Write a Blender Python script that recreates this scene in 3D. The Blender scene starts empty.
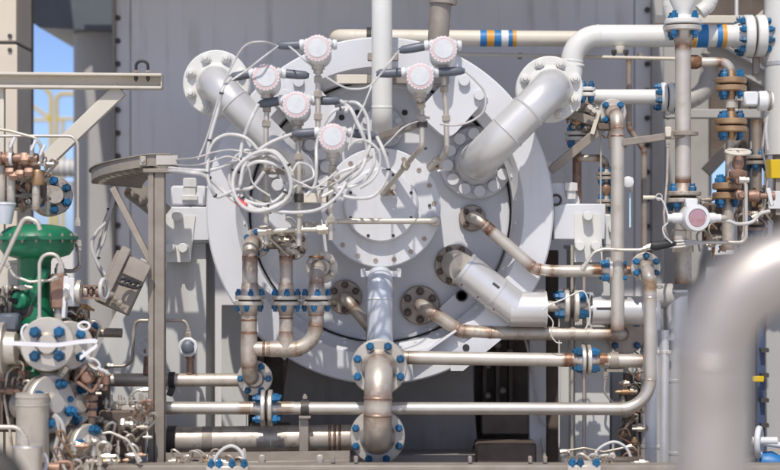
import bpy, math, random
from mathutils import Vector, Matrix, Quaternion
random.seed(7)
R_ = math.radians
scene = bpy.context.scene
col = scene.collection

# ------------------------------------------------------------------ camera, sky, sun, exposure
DIST, CAMZ, MPP = 9.0, 1.75, 0.005      # camera distance to the casing face plane, camera height, metres per photo pixel there
cam_data = bpy.data.cameras.new('camera')
cam = bpy.data.objects.new('camera', cam_data); col.objects.link(cam)
cam.location = (0, -DIST, CAMZ); cam.rotation_euler = (R_(90), 0, 0)
cam_data.sensor_width = 36; cam_data.lens = 36*DIST/(780*MPP)
cam_data.clip_end = 1000; cam_data.clip_start = 0.1
cam_data.dof.use_dof = True; cam_data.dof.focus_distance = 8.75; cam_data.dof.aperture_fstop = 1.1
scene.camera = cam

SUN_EL, SUN_AZ = 54, 9                 # elevation; degrees to the left of the camera axis, behind the camera
world = bpy.data.worlds.new('World'); scene.world = world; world.use_nodes = True
nt = world.node_tree; nt.nodes.clear()
sky = nt.nodes.new('ShaderNodeTexSky'); sky.sky_type = 'NISHITA'; sky.sun_disc = False
sky.sun_elevation = R_(SUN_EL); sky.sun_rotation = R_(180+SUN_AZ)
sky.air_density = 0.28; sky.dust_density = 1.0; sky.ozone_density = 2.6; sky.altitude = 0
bg = nt.nodes.new('ShaderNodeBackground'); bg.inputs['Strength'].default_value = 0.15
wo = nt.nodes.new('ShaderNodeOutputWorld')
nt.links.new(sky.outputs[0], bg.inputs[0]); nt.links.new(bg.outputs[0], wo.inputs[0])
sd = bpy.data.lights.new('sun', 'SUN'); sd.energy = 2.4; sd.angle = R_(0.8); sd.color = (1.0, 0.95, 0.87)
sun = bpy.data.objects.new('sun', sd); col.objects.link(sun)
_d = Vector((-math.sin(R_(SUN_AZ))*math.cos(R_(SUN_EL)), -math.cos(R_(SUN_AZ))*math.cos(R_(SUN_EL)), math.sin(R_(SUN_EL))))
sun.rotation_euler = (-_d).to_track_quat('-Z', 'Y').to_euler(); sun.location = (-2, -8, 9)
scene.view_settings.view_transform = 'Standard'; scene.view_settings.look = 'None'
scene.view_settings.exposure = 0.64; scene.view_settings.gamma = 1.0; scene.view_settings.use_curve_mapping = False

# ------------------------------------------------------------------ helpers
def P(px, py, y=0.0):
    k = MPP*(DIST+y)/DIST
    return Vector(((px-390)*k, y, CAMZ+(235-py)*k))
def S(n, y=0.0): return n*MPP*(DIST+y)/DIST
X, Y, Z = Vector((1,0,0)), Vector((0,1,0)), Vector((0,0,1))

def perp(a):
    a = a.normalized(); h = X if abs(a.x) < 0.8 else Z
    if abs(a.z) < 0.9: h = Z
    u = h.cross(a).normalized(); return u, a.cross(u).normalized()

class MB:
    def __init__(s): s.v=[]; s.f=[]; s.t=[]; s.flat=False
    def add(s, vs, fs, ts=None):
        o=len(s.v); s.v += [Vector(q) for q in vs]; s.f += [[i+o for i in f] for f in fs]
        s.t += list(ts) if ts else [0.0]*len(vs); return s
    def tube(s, path, r, seg=16, tints=None, cap=True):
        n=len(path); path=[Vector(p) for p in path]
        rs = r if isinstance(r,(list,tuple)) else [r]*n
        vs=[]; ts=[]; u=None
        for i,p in enumerate(path):
            d = (path[min(i+1,n-1)]-path[max(i-1,0)]).normalized()
            if u is None: u,_ = perp(d)
            u = (u-d*u.dot(d)).normalized(); w=d.cross(u)
            for k in range(seg):
                a=2*math.pi*k/seg; vs.append(p+(u*math.cos(a)+w*math.sin(a))*rs[i]); ts.append(tints[i] if tints else 0)
        fs=[[i*seg+k, i*seg+(k+1)%seg, (i+1)*seg+(k+1)%seg, (i+1)*seg+k] for i in range(n-1) for k in range(seg)]
        if cap: fs += [list(range(seg))[::-1], [(n-1)*seg+k for k in range(seg)]]
        return s.add(vs,fs,ts)
    def lathe(s, prof, o, axis, seg=32, tints=None, closed=False):
        """prof: (radius, height along axis) pairs, outline order"""
        o=Vector(o); a=Vector(axis).normalized(); u,w=perp(a); vs=[]; ts=[]
        for i,(r,h) in enumerate(prof):
            for k in range(seg):
                t=2*math.pi*k/seg; vs.append(o+a*h+(u*math.cos(t)+w*math.sin(t))*max(r,1e-5)); ts.append(tints[i] if tints else 0)
        n=len(prof)
        fs=[[i*seg+k, i*seg+(k+1)%seg, (i+1)*seg+(k+1)%seg, (i+1)*seg+k] for i in range(n-1) for k in range(seg)]
        if closed or (prof[0][0]>1e-4 and prof[-1][0]>1e-4): fs += [[(n-1)*seg+k,(n-1)*seg+(k+1)%seg,(k+1)%seg,k] for k in range(seg)]
        else:
            if prof[0][0]>1e-4: fs.append(list(range(seg))[::-1])
            if prof[-1][0]>1e-4: fs.append([(n-1)*seg+k for k in range(seg)])
        return s.add(vs,fs,ts)
    def box(s, c, size, rot=None, bevel=0.0):
        c=Vector(c); hx,hy,hz=[q/2 for q in size]; M=rot if rot is not None else Matrix.Identity(3)
        b=min(bevel,hx*.9,hy*.9,hz*.9)
        if b<=0:
            vs=[c+M@Vector((x*hx,y*hy,z*hz)) for x in(-1,1) for y in(-1,1) for z in(-1,1)]
            return s.add(vs,[[0,1,3,2],[4,6,7,5],[0,4,5,1],[2,3,7,6],[0,2,6,4],[1,5,7,3]])
        import itertools
        vs=[]; idx={}
        for sx,sy,sz in itertools.product((-1,1),repeat=3):
            for ax in range(3):
                q=[sx*(hx-b),sy*(hy-b),sz*(hz-b)]; q[ax]=(sx,sy,sz)[ax]*(hx,hy,hz)[ax]
                idx[(sx,sy,sz,ax)]=len(vs); vs.append(c+M@Vector(q))
        g=lambda sx,sy,sz,ax: idx[(sx,sy,sz,ax)]
        fs=[]
        for sg in(-1,1):
            fs.append([g(sg,-1,-1,0),g(sg,1,-1,0),g(sg,1,1,0),g(sg,-1,1,0)][::sg])
            fs.append([g(-1,sg,-1,1),g(1,sg,-1,1),g(1,sg,1,1),g(-1,sg,1,1)][::-sg])
            fs.append([g(-1,-1,sg,2),g(1,-1,sg,2),g(1,1,sg,2),g(-1,1,sg,2)][::sg])
        for a in(-1,1):
            for b2 in(-1,1):
                fs.append([g(a,b2,-1,0),g(a,b2,1,0),g(a,b2,1,1),g(a,b2,-1,1)])
                fs.append([g(a,-1,b2,0),g(a,1,b2,0),g(a,1,b2,2),g(a,-1,b2,2)])
                fs.append([g(-1,a,b2,1),g(1,a,b2,1),g(1,a,b2,2),g(-1,a,b2,2)])
        for q in itertools.product((-1,1),repeat=3): fs.append([g(*q,0),g(*q,1),g(*q,2)])
        return s.add(vs,fs)
    def prism(s, poly, y0, y1):
        """poly: world (x,z) outline; extruded from y0 to y1"""
        n=len(poly); vs=[(x,y0,z) for x,z in poly]+[(x,y1,z) for x,z in poly]
        fs=[list(range(n)),[n+i for i in range(n)][::-1]]+[[i,i+n,(i+1)%n+n,(i+1)%n] for i in range(n)]
        return s.add(vs,fs)
    def bar(s, a, b, w, h, up=None, bevel=0.0):
        a=Vector(a); b=Vector(b); d=(b-a); L=d.length; d.normalize()
        up=Vector(up) if up else (Z if abs(d.z)<.9 else Y)
        sd=d.cross(up).normalized(); uu=sd.cross(d)
        M=Matrix((d,sd,uu)).transposed()
        return s.box((a+b)/2,(L,w,h),M,bevel)
    def torus(s, c, axis, R, r, seg=24, sub=8, squash=(1,1)):
        a=Vector(axis).normalized(); u,w=perp(a)
        pts=[Vector(c)+(u*math.cos(t)*squash[0]+w*math.sin(t)*squash[1])*R for t in [2*math.pi*k/seg for k in range(seg)]]
        vs=[]
        for i,p in enumerate(pts):
            d=(p-Vector(c)).normalized()
            for k in range(sub):
                t=2*math.pi*k/sub; vs.append(p+(d*math.cos(t)+a*math.sin(t))*r)
        fs=[[i*sub+k, i*sub+(k+1)%sub, ((i+1)%seg)*sub+(k+1)%sub, ((i+1)%seg)*sub+k] for i in range(seg) for k in range(sub)]
        return s.add(vs,fs)

WL = {}            # world location of every parent (parents are only ever translated)
def wl(o): return WL.get(o.name, Vector((0,0,0)))
def tag(o, label, cat, group=None):
    o['label']=label; o['category']=cat
    if group: o['group']=group
    return o
def thing(name, label, cat, loc, group=None):
    o=bpy.data.objects.new(name,None); col.objects.link(o); o.location=loc; o.empty_display_size=.05
    WL[o.name]=Vector(loc); return tag(o,label,cat,group)
def mesh_from(name, mb, m, c):
    me=bpy.data.meshes.new(name); me.from_pydata([v-c for v in mb.v],[],mb.f); me.materials.append(m)
    if any(mb.t):
        at=me.attributes.new('tint','FLOAT','POINT'); at.data.foreach_set('value',mb.t)
    import bmesh
    bm=bmesh.new(); bm.from_mesh(me); bmesh.ops.recalc_face_normals(bm,faces=bm.faces); bm.to_mesh(me); bm.free()
    if not mb.flat:
        me.shade_smooth(); me.set_sharp_from_angle(angle=R_(38))
    return me
def part(name, mb, m, parent=None, label=None):
    lo=Vector([min(v[i] for v in mb.v) for i in range(3)]); hi=Vector([max(v[i] for v in mb.v) for i in range(3)])
    c=(lo+hi)/2
    if parent is None: c.z=lo.z
    o=bpy.data.objects.new(name, mesh_from(name,mb,m,c)); col.objects.link(o)
    WL[o.name]=c
    if parent: o.parent=parent; o.location=c-wl(parent)
    else: o.location=c
    if label: o['label']=label
    return o
def solo(name, mb, m, label, cat, group=None): return tag(part(name,mb,m),label,cat,group)
def inst(name, me, parent, loc, axis, spin=0.0):
    o=bpy.data.objects.new(name,me); col.objects.link(o); o.parent=parent; o.location=Vector(loc)-wl(parent)
    o.rotation_mode='QUATERNION'; o.rotation_quaternion=Vector(axis).to_track_quat('Z','Y')@Quaternion((0,0,1),spin)
    WL[o.name]=Vector(loc); return o

# ------------------------------------------------------------------ materials
def mat(name, c1, c2=None, rough=.5, metal=0.0, scale=6.0, tint=None, stain=None, stain_amt=.0, bump=.0, bscale=60., vary=0.0, streak=None, coat=0.0, rvar=.12, spec=.5, detail=6.):
    m=bpy.data.materials.new(name); m.use_nodes=True; n=m.node_tree.nodes; l=m.node_tree.links
    b=n['Principled BSDF']; b.inputs['Metallic'].default_value=metal; b.inputs['Roughness'].default_value=rough
    b.inputs['Specular IOR Level'].default_value=spec
    if coat: b.inputs['Coat Weight'].default_value=coat; b.inputs['Coat Roughness'].default_value=.15
    g=n.new('ShaderNodeNewGeometry')
    def noise(sc,det=detail,off=0.0,ro=.55):
        mp=n.new('ShaderNodeVectorMath'); mp.operation='ADD'; mp.inputs[1].default_value=(off,off*1.7,-off)
        l.new(g.outputs['Position'],mp.inputs[0])
        t=n.new('ShaderNodeTexNoise'); t.inputs['Scale'].default_value=sc; t.inputs['Detail'].default_value=det; t.inputs['Roughness'].default_value=ro
        l.new(mp.outputs[0],t.inputs['Vector']); return t.outputs['Fac']
    def ramp(src,a,bb):
        r=n.new('ShaderNodeMapRange'); r.inputs['From Min'].default_value=a; r.inputs['From Max'].default_value=bb; l.new(src,r.inputs['Value']); return r.outputs[0]
    def mix(f,a,bb):
        x=n.new('ShaderNodeMix'); x.data_type='RGBA'
        if hasattr(f,'is_linked'): l.new(f,x.inputs[0])
        else: x.inputs[0].default_value=f
        for s,q in((6,a),(7,bb)):
            if hasattr(q,'is_linked'): l.new(q,x.inputs[s])
            else: x.inputs[s].default_value=(*q,1)
        return x.outputs[2]
    c2=c2 or tuple(q*.86 for q in c1)
    n1=noise(scale); c=mix(ramp(n1,.3,.7),c1,c2)
    if vary:
        oi=n.new('ShaderNodeObjectInfo'); vm=n.new('ShaderNodeMath'); vm.operation='MULTIPLY'; l.new(oi.outputs['Random'],vm.inputs[0]); vm.inputs[1].default_value=vary
        c=mix(vm.outputs[0],c,tuple(q*.35 for q in c1))
    if streak:
        vs=n.new('ShaderNodeVectorMath'); vs.operation='MULTIPLY'; vs.inputs[1].default_value=(14,14,.9); l.new(g.outputs['Position'],vs.inputs[0])
        tx=n.new('ShaderNodeTexNoise'); tx.inputs['Scale'].default_value=1.0; tx.inputs['Detail'].default_value=5; l.new(vs.outputs[0],tx.inputs['Vector'])
        m2=n.new('ShaderNodeMath'); m2.operation='MULTIPLY'; l.new(ramp(tx.outputs['Fac'],.52,.75),m2.inputs[0]); l.new(ramp(noise(2.2,3.,7.7),.4,.65),m2.inputs[1])
        c=mix(m2.outputs[0],c,streak)
    if stain:
        s1=ramp(noise(scale*2.3,8.,3.1,.65),.62-.25*stain_amt,.78-.2*stain_amt)
        mu=n.new('ShaderNodeMath'); mu.operation='MULTIPLY'; l.new(s1,mu.inputs[0]); mu.inputs[1].default_value=min(1,.45+stain_amt)
        c=mix(mu.outputs[0],c,stain)
    if tint:
        at=n.new('ShaderNodeAttribute'); at.attribute_name='tint'
        mu=n.new('ShaderNodeMath'); mu.operation='MULTIPLY'; l.new(at.outputs['Fac'],mu.inputs[0]); l.new(ramp(noise(scale*5,4.,1.3),.1,.5),mu.inputs[1])
        c=mix(mu.outputs[0],c,tint)
    l.new(c,b.inputs['Base Color'])
    ad=n.new('ShaderNodeMath'); ad.operation='MULTIPLY_ADD'; l.new(noise(scale*3,5.,5.5),ad.inputs[0]); ad.inputs[1].default_value=rvar*2; ad.inputs[2].default_value=max(.03,rough-rvar)
    l.new(ad.outputs[0],b.inputs['Roughness'])
    if bump:
        bp=n.new('ShaderNodeBump'); bp.inputs['Strength'].default_value=bump; bp.inputs['Distance'].default_value=.004
        l.new(noise(bscale,4.,9.),bp.inputs['Height']); l.new(bp.outputs[0],b.inputs['Normal'])
    return m
BR=(.20,.10,.055)
M=dict(
 casing=mat('casing_grey_paint',(.62,.625,.645),(.555,.56,.58),.42,scale=3,stain=(.50,.475,.45),stain_amt=.06,streak=(.50,.47,.44),bump=.1,bscale=70),
 ped=mat('pedestal_paint',(.57,.57,.55),(.52,.52,.50),.45,scale=3,stain=(.44,.40,.35),stain_amt=.03,streak=(.46,.43,.39),bump=.06),
 silver=mat('silver_paint',(.62,.61,.60),(.55,.545,.54),.34,.35,scale=5,bump=.05,bscale=120,rvar=.06),
 white=mat('white_paint',(.66,.655,.63),(.59,.585,.55),.4,scale=4,stain=(.50,.45,.38),stain_amt=.02,streak=(.56,.51,.45),bump=.06),
 cream=mat('cream_paint',(.62,.57,.48),(.55,.50,.42),.5,scale=5,stain=(.36,.30,.22),stain_amt=.05),
 pale=mat('pale_blue_paint',(.60,.63,.68),(.55,.58,.63),.3,.2,scale=4,rvar=.05),
 steel=mat('stainless_steel',(.60,.555,.49),(.48,.435,.375),.43,.48,scale=7,tint=BR,stain=(.32,.24,.165),stain_amt=.14,bump=.05,bscale=150),
 steel_b=mat('stained_stainless_steel',(.54,.485,.415),(.40,.35,.29),.46,.45,scale=9,tint=BR,stain=(.22,.14,.09),stain_amt=.36,bump=.1,bscale=120),
 bright=mat('polished_stainless_steel',(.63,.59,.53),(.52,.475,.42),.36,.65,scale=8,tint=(.35,.22,.13),rvar=.08),
 clad=mat('aluminium_cladding',(.70,.69,.68),(.62,.61,.60),.38,.6,scale=4,rvar=.1,bump=.05,bscale=10),
 galv=mat('galvanised_steel',(.31,.275,.235),(.245,.21,.175),.55,.25,scale=12,stain=(.23,.17,.12),stain_amt=.15,bump=.08),
 rust=mat('rusty_copper_fitting',(.34,.205,.15),(.22,.13,.09),.5,.35,scale=22,stain=(.50,.44,.37),stain_amt=.2,bump=.2),
 brass=mat('tarnished_brass',(.45,.30,.17),(.33,.2,.11),.42,.6,scale=18,stain=(.2,.12,.08),stain_amt=.2),
 blue=mat('blue_coated_bolt',(.014,.17,.37),(.010,.105,.25),.4,0,scale=70,rvar=.12,vary=.95,stain=(.10,.13,.16),stain_amt=.12),
 blueband=mat('blue_band_paint',(.02,.17,.42),None,.45),
 orange=mat('orange_band_paint',(.62,.30,.04),None,.45),
 yellow=mat('yellow_paint',(.62,.43,.003),(.55,.37,.003),.45),
 green=mat('green_paint',(.008,.17,.08),(.006,.135,.062),.42,scale=9,rvar=.1,stain=(.08,.15,.09),stain_amt=.1,bump=.12,bscale=60),
 wall=mat('grey_enclosure_paint',(.69,.675,.67),(.63,.615,.61),.42,scale=1.3,rvar=.12,streak=(.42,.40,.40),bump=.15,bscale=3),
 vessel=mat('grey_vessel_paint',(.42,.405,.385),(.37,.355,.335),.55,scale=2,streak=(.32,.29,.26),stain=(.27,.25,.23),stain_amt=.05),
 concrete=mat('cream_column_paint',(.62,.55,.45),(.55,.48,.39),.65,scale=3,stain=(.42,.35,.27),stain_amt=.05),
 dark=mat('dark_steel',(.075,.068,.062),(.05,.045,.04),.55,.2,scale=12),
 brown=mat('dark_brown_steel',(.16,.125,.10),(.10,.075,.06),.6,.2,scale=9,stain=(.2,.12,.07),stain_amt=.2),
 rubber=mat('black_rubber',(.022,.022,.024),None,.6),
 shrink=mat('dark_grey_sleeve',(.115,.13,.155),(.09,.10,.125),.45),
 cable=mat('white_cable_jacket',(.58,.57,.56),(.49,.475,.455),.45,scale=25,rvar=.06),
 cableg=mat('grey_cable_jacket',(.52,.50,.48),(.42,.40,.38),.45,scale=25),
 head=mat('white_housing_paint',(.65,.655,.66),(.59,.59,.59),.35,scale=14,rvar=.06,bump=.03),
 pink=mat('pink_dial_ring',(.58,.44,.445),(.50,.37,.375),.5,scale=40),
 dial=mat('pale_dial',(.56,.575,.58),(.49,.505,.51),.3,coat=.3,scale=30),
 red=mat('red_tape',(.70,.10,.11),None,.5),
 deck=mat('deck_paint',(.20,.175,.15),(.15,.13,.11),.6,scale=5,stain=(.18,.14,.11),stain_amt=.2,bump=.15),
 ground=mat('pale_concrete',(.60,.565,.50),(.53,.495,.435),.85,scale=.8,stain=(.2,.18,.16),stain_amt=.1,bump=.3,bscale=20),
 duct=mat('dark_blue_grey_paint',(.11,.13,.155),(.09,.105,.125),.5),
 gasket=mat('dark_gasket',(.06,.05,.045),None,.7),
 hole=mat('dark_socket',(.03,.028,.027),None,.6),
 dull=mat('dull_brown_steel',(.40,.34,.285),(.29,.235,.19),.45,.35,scale=12,tint=BR,stain=(.17,.11,.075),stain_amt=.2),
 fore=mat('foreground_bare_pipe',(.44,.405,.38),(.36,.325,.30),.42,.45,scale=7,stain=(.27,.225,.19),stain_amt=.12,streak=(.29,.25,.22)),
 saddle=mat('shade_darkened_base_paint',(.27,.25,.235),(.21,.195,.18),.55,scale=4,stain=(.15,.12,.10),stain_amt=.15,streak=(.17,.15,.13)),  # deep shade under the casing is put into this darker grey
 navy=mat('dark_blue_paint',(.05,.075,.14),None,.5),
 tag=mat('pale_blue_tag',(.45,.66,.78),None,.5),
 ribbon=mat('white_ribbon',(.72,.71,.74),(.64,.63,.66),.5,scale=20),
 glass=mat('tinted_window',(.30,.16,.18),(.44,.24,.27),.08,0,scale=40,coat=1.0,rvar=.02),
)

# ------------------------------------------------------------------ shared pieces
_bolt={}
def bolt_mesh(r, m, kind='nut'):
    k=(round(r,4),m.name,kind)
    if k in _bolt: return _bolt[k]
    mb=MB()
    if kind=='nut':        # hex nut on a stud end
        h=r*1.25; mb.lathe([(0,0),(r,0),(r,h*.85),(r*.86,h),(r*.62,h),(r*.62,h*1.5),(r*.52,h*1.6),(0,h*1.6)],(0,0,0),Z,6)
    elif kind=='cap':      # heavy painted nut with washer and domed stud
        mb.lathe([(0,0),(r*1.3,0),(r*1.3,r*.25),(r*1.02,r*.26),(r,r*1.1),(r*.85,r*1.25),(r*.6,r*1.27),(r*.55,r*1.6),(r*.4,r*1.75),(0,r*1.78)],(0,0,0),Z,10)
    elif kind=='socket':   # socket head seated in a counterbore
        mb.lathe([(0,r*.03),(r*.45,r*.03),(r*.45,r*.22),(r*.95,r*.22),(r*1.0,r*.1),(r*1.0,-r*.1),(0,-r*.1)],(0,0,0),Z,14)
    elif kind=='head':     # big smooth cylinder head
        mb.lathe([(0,0),(r,0),(r,r*.9),(r*.9,r*1.02),(0,r*1.04)],(0,0,0),Z,14)
    _bolt[k]=mesh_from('bolt',mb,m,Vector((0,0,0))); return _bolt[k]

def flange(T, c, axis, R, t, m, nb=8, br=.8, bs=None, bm=None, kind='nut', hub=0, hubl=None, phase=None, name='flange', tint=0.0, nuts=True, back=False):
    """disc from c, thickness t along axis; bolts on the +axis face; hub = pipe radius of a weld neck rising from that face"""
    c=Vector(c); a=Vector(axis).normalized(); b=min(.006,t*.2); mb=MB()
    prof=[(0,0),(R-b,0),(R,b),(R,t-b),(R-b,t)]; ts=[0]*5
    if hub:
        hl=hubl or R*.45; prof+=[(hub*1.32,t),(hub*1.25,t+hl*.25),(hub*1.02,t+hl),(0,t+hl)]; ts+=[0,.1,tint,tint]
    else: prof+=[(0,t)]; ts+=[0]
    mb.lathe(prof,c,a,36,ts); f=part(name,mb,m,T)
    if nuts and nb:
        bs=bs or R*.13; bm=bm or M['blue']; me=bolt_mesh(bs,bm,kind); u,w=perp(a); ph=math.pi/nb if phase is None else phase
        for k in range(nb):
            q=ph+2*math.pi*k/nb; p=c+(u*math.cos(q)+w*math.sin(q))*R*br
            inst('bolt',me,f,p+a*t,a,random.random())
            if back: inst('bolt',me,f,p,-a,random.random())
    return f
def flange_pair(T, c, axis, R, t, m, nb=6, br=.78, bs=None, bm=None, hub=0, gap=.006, m2=None, phase=None, tint=.5):
    c=Vector(c); a=Vector(axis).normalized(); 
    flange(T,c+a*gap/2,a,R,t,m,nb,br,bs,bm,hub=hub,phase=phase,tint=tint)
    flange(T,c-a*gap/2,-a,R,t,m2 or m,nb,br,bs,bm,hub=hub,phase=phase,tint=tint)
    part('gasket',MB().lathe([(0,-gap*.55),(R*.72,-gap*.55),(R*.72,gap*.55),(0,gap*.55)],c,a,24),M['gasket'],T)

def fillet(pts, br):
    pts=[Vector(p) for p in pts]; out=[]; cur=pts[0]
    for i in range(1,len(pts)-1):
        a,b,c=pts[i-1],pts[i],pts[i+1]; d0=(b-a).normalized(); d1=(c-b).normalized()
        th=d0.angle(d1)
        if th<.02: continue
        tl=br*math.tan(th/2); lim=min((b-cur).length*.98,(c-b).length*(.98 if i==len(pts)-2 else .5))
        tl=min(tl,lim); r=tl/math.tan(th/2)
        p0=b-d0*tl; nrm=(d1-d0*d1.dot(d0)).normalized(); cen=p0+nrm*r
        n=max(4,int(th/R_(9)))
        arc=[cen-nrm*r*math.cos(th*k/n)+d0*r*math.sin(th*k/n) for k in range(n+1)]
        out.append(('s',cur,p0)); out.append(('e',arc)); cur=arc[-1]
    out.append(('s',cur,pts[-1])); return out
def run(T, pts, r, m, bend=3.0, tint=.7, weld=True, seg=20, ends=(1,1), name='pipe'):
    pcs=fillet(pts,bend*r)
    for i,pc in enumerate(pcs):
        if pc[0]=='s':
            a,b=pc[1],pc[2]; L=(b-a).length
            if L<1e-3: continue
            w=min(r*2.0,L*.49); ks=[0,.2*w,.5*w,w,L-w,L-.5*w,L-.2*w,L]; d=(b-a)/L
            t0=tint if (i>0 or ends[0]) else 0; t1=tint if (i<len(pcs)-1 or ends[1]) else 0
            part(name,MB().tube([a+d*k for k in ks],r,seg,[t0,t0*.75,t0*.3,0,0,t1*.3,t1*.75,t1]),m,T)
        else:
            arc=pc[1]; n=len(arc); L=sum((arc[k+1]-arc[k]).length for k in range(n-1)); s=0; ts=[]
            for k in range(n):
                if k: s+=(arc[k]-arc[k-1]).length
                q=min(s,L-s)/(r*1.3); ts.append(tint*max(0,1-q))
            part('elbow',MB().tube(arc,r*1.004,seg,ts),m,T)
            if weld:
                for p,d in((arc[0],arc[1]-arc[0]),(arc[-1],arc[-1]-arc[-2])):
                    h=min(.006,r*.12); part('weld',MB().lathe([(r*.98,-h*1.4),(r*1.012,-h),(r*1.045,0),(r*1.012,h),(r*.98,h*1.4)],p,d,seg,[tint]*5),m,T)
def weld(T,p,d,r,m,tint=.9):
    h=min(.006,r*.12); part('weld',MB().lathe([(r*.98,-h*1.4),(r*1.012,-h),(r*1.045,0),(r*1.012,h),(r*.98,h*1.4)],p,d,20,[tint]*5),m,T)
def spline(pts, n=8):
    pts=[Vector(p) for p in pts]; q=[pts[0]*2-pts[1]]+pts+[pts[-1]*2-pts[-2]]; out=[]
    for i in range(1,len(q)-2):
        a,b,c,d=q[i-1:i+3]
        for k in range(n):
            t=k/n; out.append(.5*((2*b)+(c-a)*t+(2*a-5*b+4*c-d)*t*t+(-a+3*b-3*c+d)*t**3))
    out.append(pts[-1]); return out
def smooth_path(pts, br):
    o=[]
    for pc in fillet(pts,br):
        if pc[0]=='s': o+= [pc[1],pc[2]]
        else: o+=pc[1][1:-1]
    res=[o[0]]
    for p in o[1:]:
        if (p-res[-1]).length>1e-4: res.append(p)
    return res
def tubing(label, pts, r, m, br=.03, name='impulse_tube', cat='tube', group=None, fit=True):
    T=thing(name,label,cat,pts[-1],group)
    path=smooth_path(pts,br); part('tube',MB().tube(path,r,10),m,T)
    if fit:
        for p,d in((path[0],path[1]-path[0]),(path[-1],path[-2]-path[-1])):
            part('fitting',MB().lathe([(0,-.002),(r*1.9,0),(r*1.9,r*3),(r*1.5,r*3.4),(r*1.5,r*5),(r*1.05,r*5.2)],p,d,6),m,T)
    return T
def cable(label, pts, r=.0075, m=None, ties=(), group=None, n=8, name='cable'):
    T=thing(name,label,'cable',pts[0],group); path=spline(pts,n)
    part('jacket',MB().tube(path,r,9),m or M['cable'],T)
    for f in ties:
        i=int(f*(len(path)-2)); part('cable_tie',MB().lathe([(r*.9,-.004),(r*1.35,-.004),(r*1.35,.004),(r*.9,.004)],path[i],path[i+1]-path[i],10),M['rubber'],T)
    return T
def pxs(lst, y): return [P(q[0],q[1],q[2] if len(q)>2 else y) for q in lst]

def tintband(T,p,d,r,m,L=.07,amt=1.0):
    part('weld_band',MB().lathe([(r*.99,-L/2),(r+.0008,-L/2),(r+.001,-L*.2),(r+.001,L*.2),(r+.0008,L/2),(r*.99,L/2)],p,d,20,[0,0,amt,amt,0,0]),m,T)

# ================================================================== SETTING
g=part('ground',MB().box((0,40,-.05),(500,500,.1)),M['ground']); g['kind']='structure'
DECK=.50; RAIL=.69
dk=part('deck',MB().box((0,1.1,DECK-.01),(9,3.7,.02)),M['deck']); dk['kind']='structure'
for i in range(10):
    part('deck_plate',MB().box((-4.05+i*.9,1.1,DECK+.004),(.892,3.68,.008),None,.003),M['deck'],dk)
sk=thing('skid_beam','long steel edge beam of the skid along the bottom of the picture','beam',(0,-.8,0))
part('top_flange',MB().box((0,-.79,RAIL+.004),(9,.12,.024),None,.004),M['galv'],sk)
part('web',MB().box((0,-.79,.36),(9,.02,.64)),M['galv'],sk)
part('bottom_flange',MB().box((0,-.79,.02),(9,.16,.03)),M['galv'],sk)
for i,px in enumerate((333,356,470,530,545)):
    part('clip',MB().box(P(px,462,-.78)+Vector((0,0,.012)),(.018,.03,.03),None,.003),M['galv'],sk)

# ---- enclosure wall behind the machine
YW=1.5
W=thing('enclosure_wall','tall grey painted panel wall of the enclosure behind the compressor','wall',P(390,400,YW)*1.0)
def wallpanel(x0,x1,y,m,name='panel',top=-120,bot=480,th=.05):
    a=P(x0,top,y); b=P(x1,bot,y); part(name,MB().box(((a.x+b.x)/2,y+th/2,(a.z+b.z)/2),(b.x-a.x,th,a.z-b.z),None,.003),m,W)
wallpanel(130.6,634,YW,M['wall']); wallpanel(113,130,YW-.012,M['wall'],'edge_strip')
wallpanel(635,651,YW-.01,M['wall'],'edge_strip'); wallpanel(664,712,YW+.05,M['vessel'])
wallpanel(652,663,YW-.06,M['vessel'],'post',th=.1); wallpanel(112,115,YW-.05,M['galv'],'edge_trim',th=.09)
me=bolt_mesh(.016,M['dark'],'head')
for k in range(13): inst('bolt',me,W,P(118,-5+k*23,YW-.012),-Y)
for k in range(11): inst('bolt',me,W,P(647,10+k*27,YW-.01),-Y)
roof=thing('enclosure_roof','grey eave of the enclosure roof over the wall, above the picture','roof',(0,YW,3.42))
part('roof_sheet',MB().box((-.21,.88,3.45),(3.4,1.5,.05)),M['wall'],roof)
part('fascia',MB().box((-.21,.12,3.42),(3.4,.02,.14)),M['wall'],roof)

# ---- structures at the far left
c=thing('concrete_column','cream column with dark bolts at the left edge of the picture','column',P(5,470,.9))
a=P(-60,-200,.9); b=P(17,600,.9)
z43=P(0,43,.9).z
for z0,z1 in((z43+.008,a.z),(0,z43-.008)):
    part('column_section',MB().box(((a.x+b.x)/2,1.1,(z0+z1)/2),(b.x-a.x,.4,z1-z0),None,.006),M['concrete'],c)
part('joint',MB().box(((a.x+b.x)/2,1.1,z43),(b.x-a.x-.02,.38,.02)),M['dark'],c)
for q in(36,50): inst('bolt',bolt_mesh(.012,M['dark'],'head'),c,P(10,q,.9),-Y)
c2=thing('steel_column','narrow brown-grey column just behind the cream column','column',P(22,470,1.3))
a=P(16,-200,1.3); b=P(27,600,1.3)
part('shaft',MB().box(((a.x+b.x)/2,1.4,a.z/2),(b.x-a.x,.2,a.z),None,.005),M['brown'],c2)
part('corner_strip',MB().box((b.x+.004,1.3,a.z/2),(.012,.03,a.z)),M['cream'],c2)
for q in(50,53): part('tie_rod',MB().tube([P(15,q,1.27),P(27,q,1.27)],.004,8),M['bright'],c2)
for q in (47,60,102): part('clip_plate',MB().box(P(22,q,1.29),(.06,.02,.012)),M['dark'],c2)
V=thing('grey_vessel','tall round grey vessel between the sky gap and the enclosure wall','vessel',P(106,600,2.3))
zt=P(0,31,2.3).z
part('shell',MB().lathe([(0,0),(S(34,2.3),0),(S(34,2.3),zt),(0,zt)],(P(108,0,2.3).x,2.3,0),Z,48),M['vessel'],V)
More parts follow.
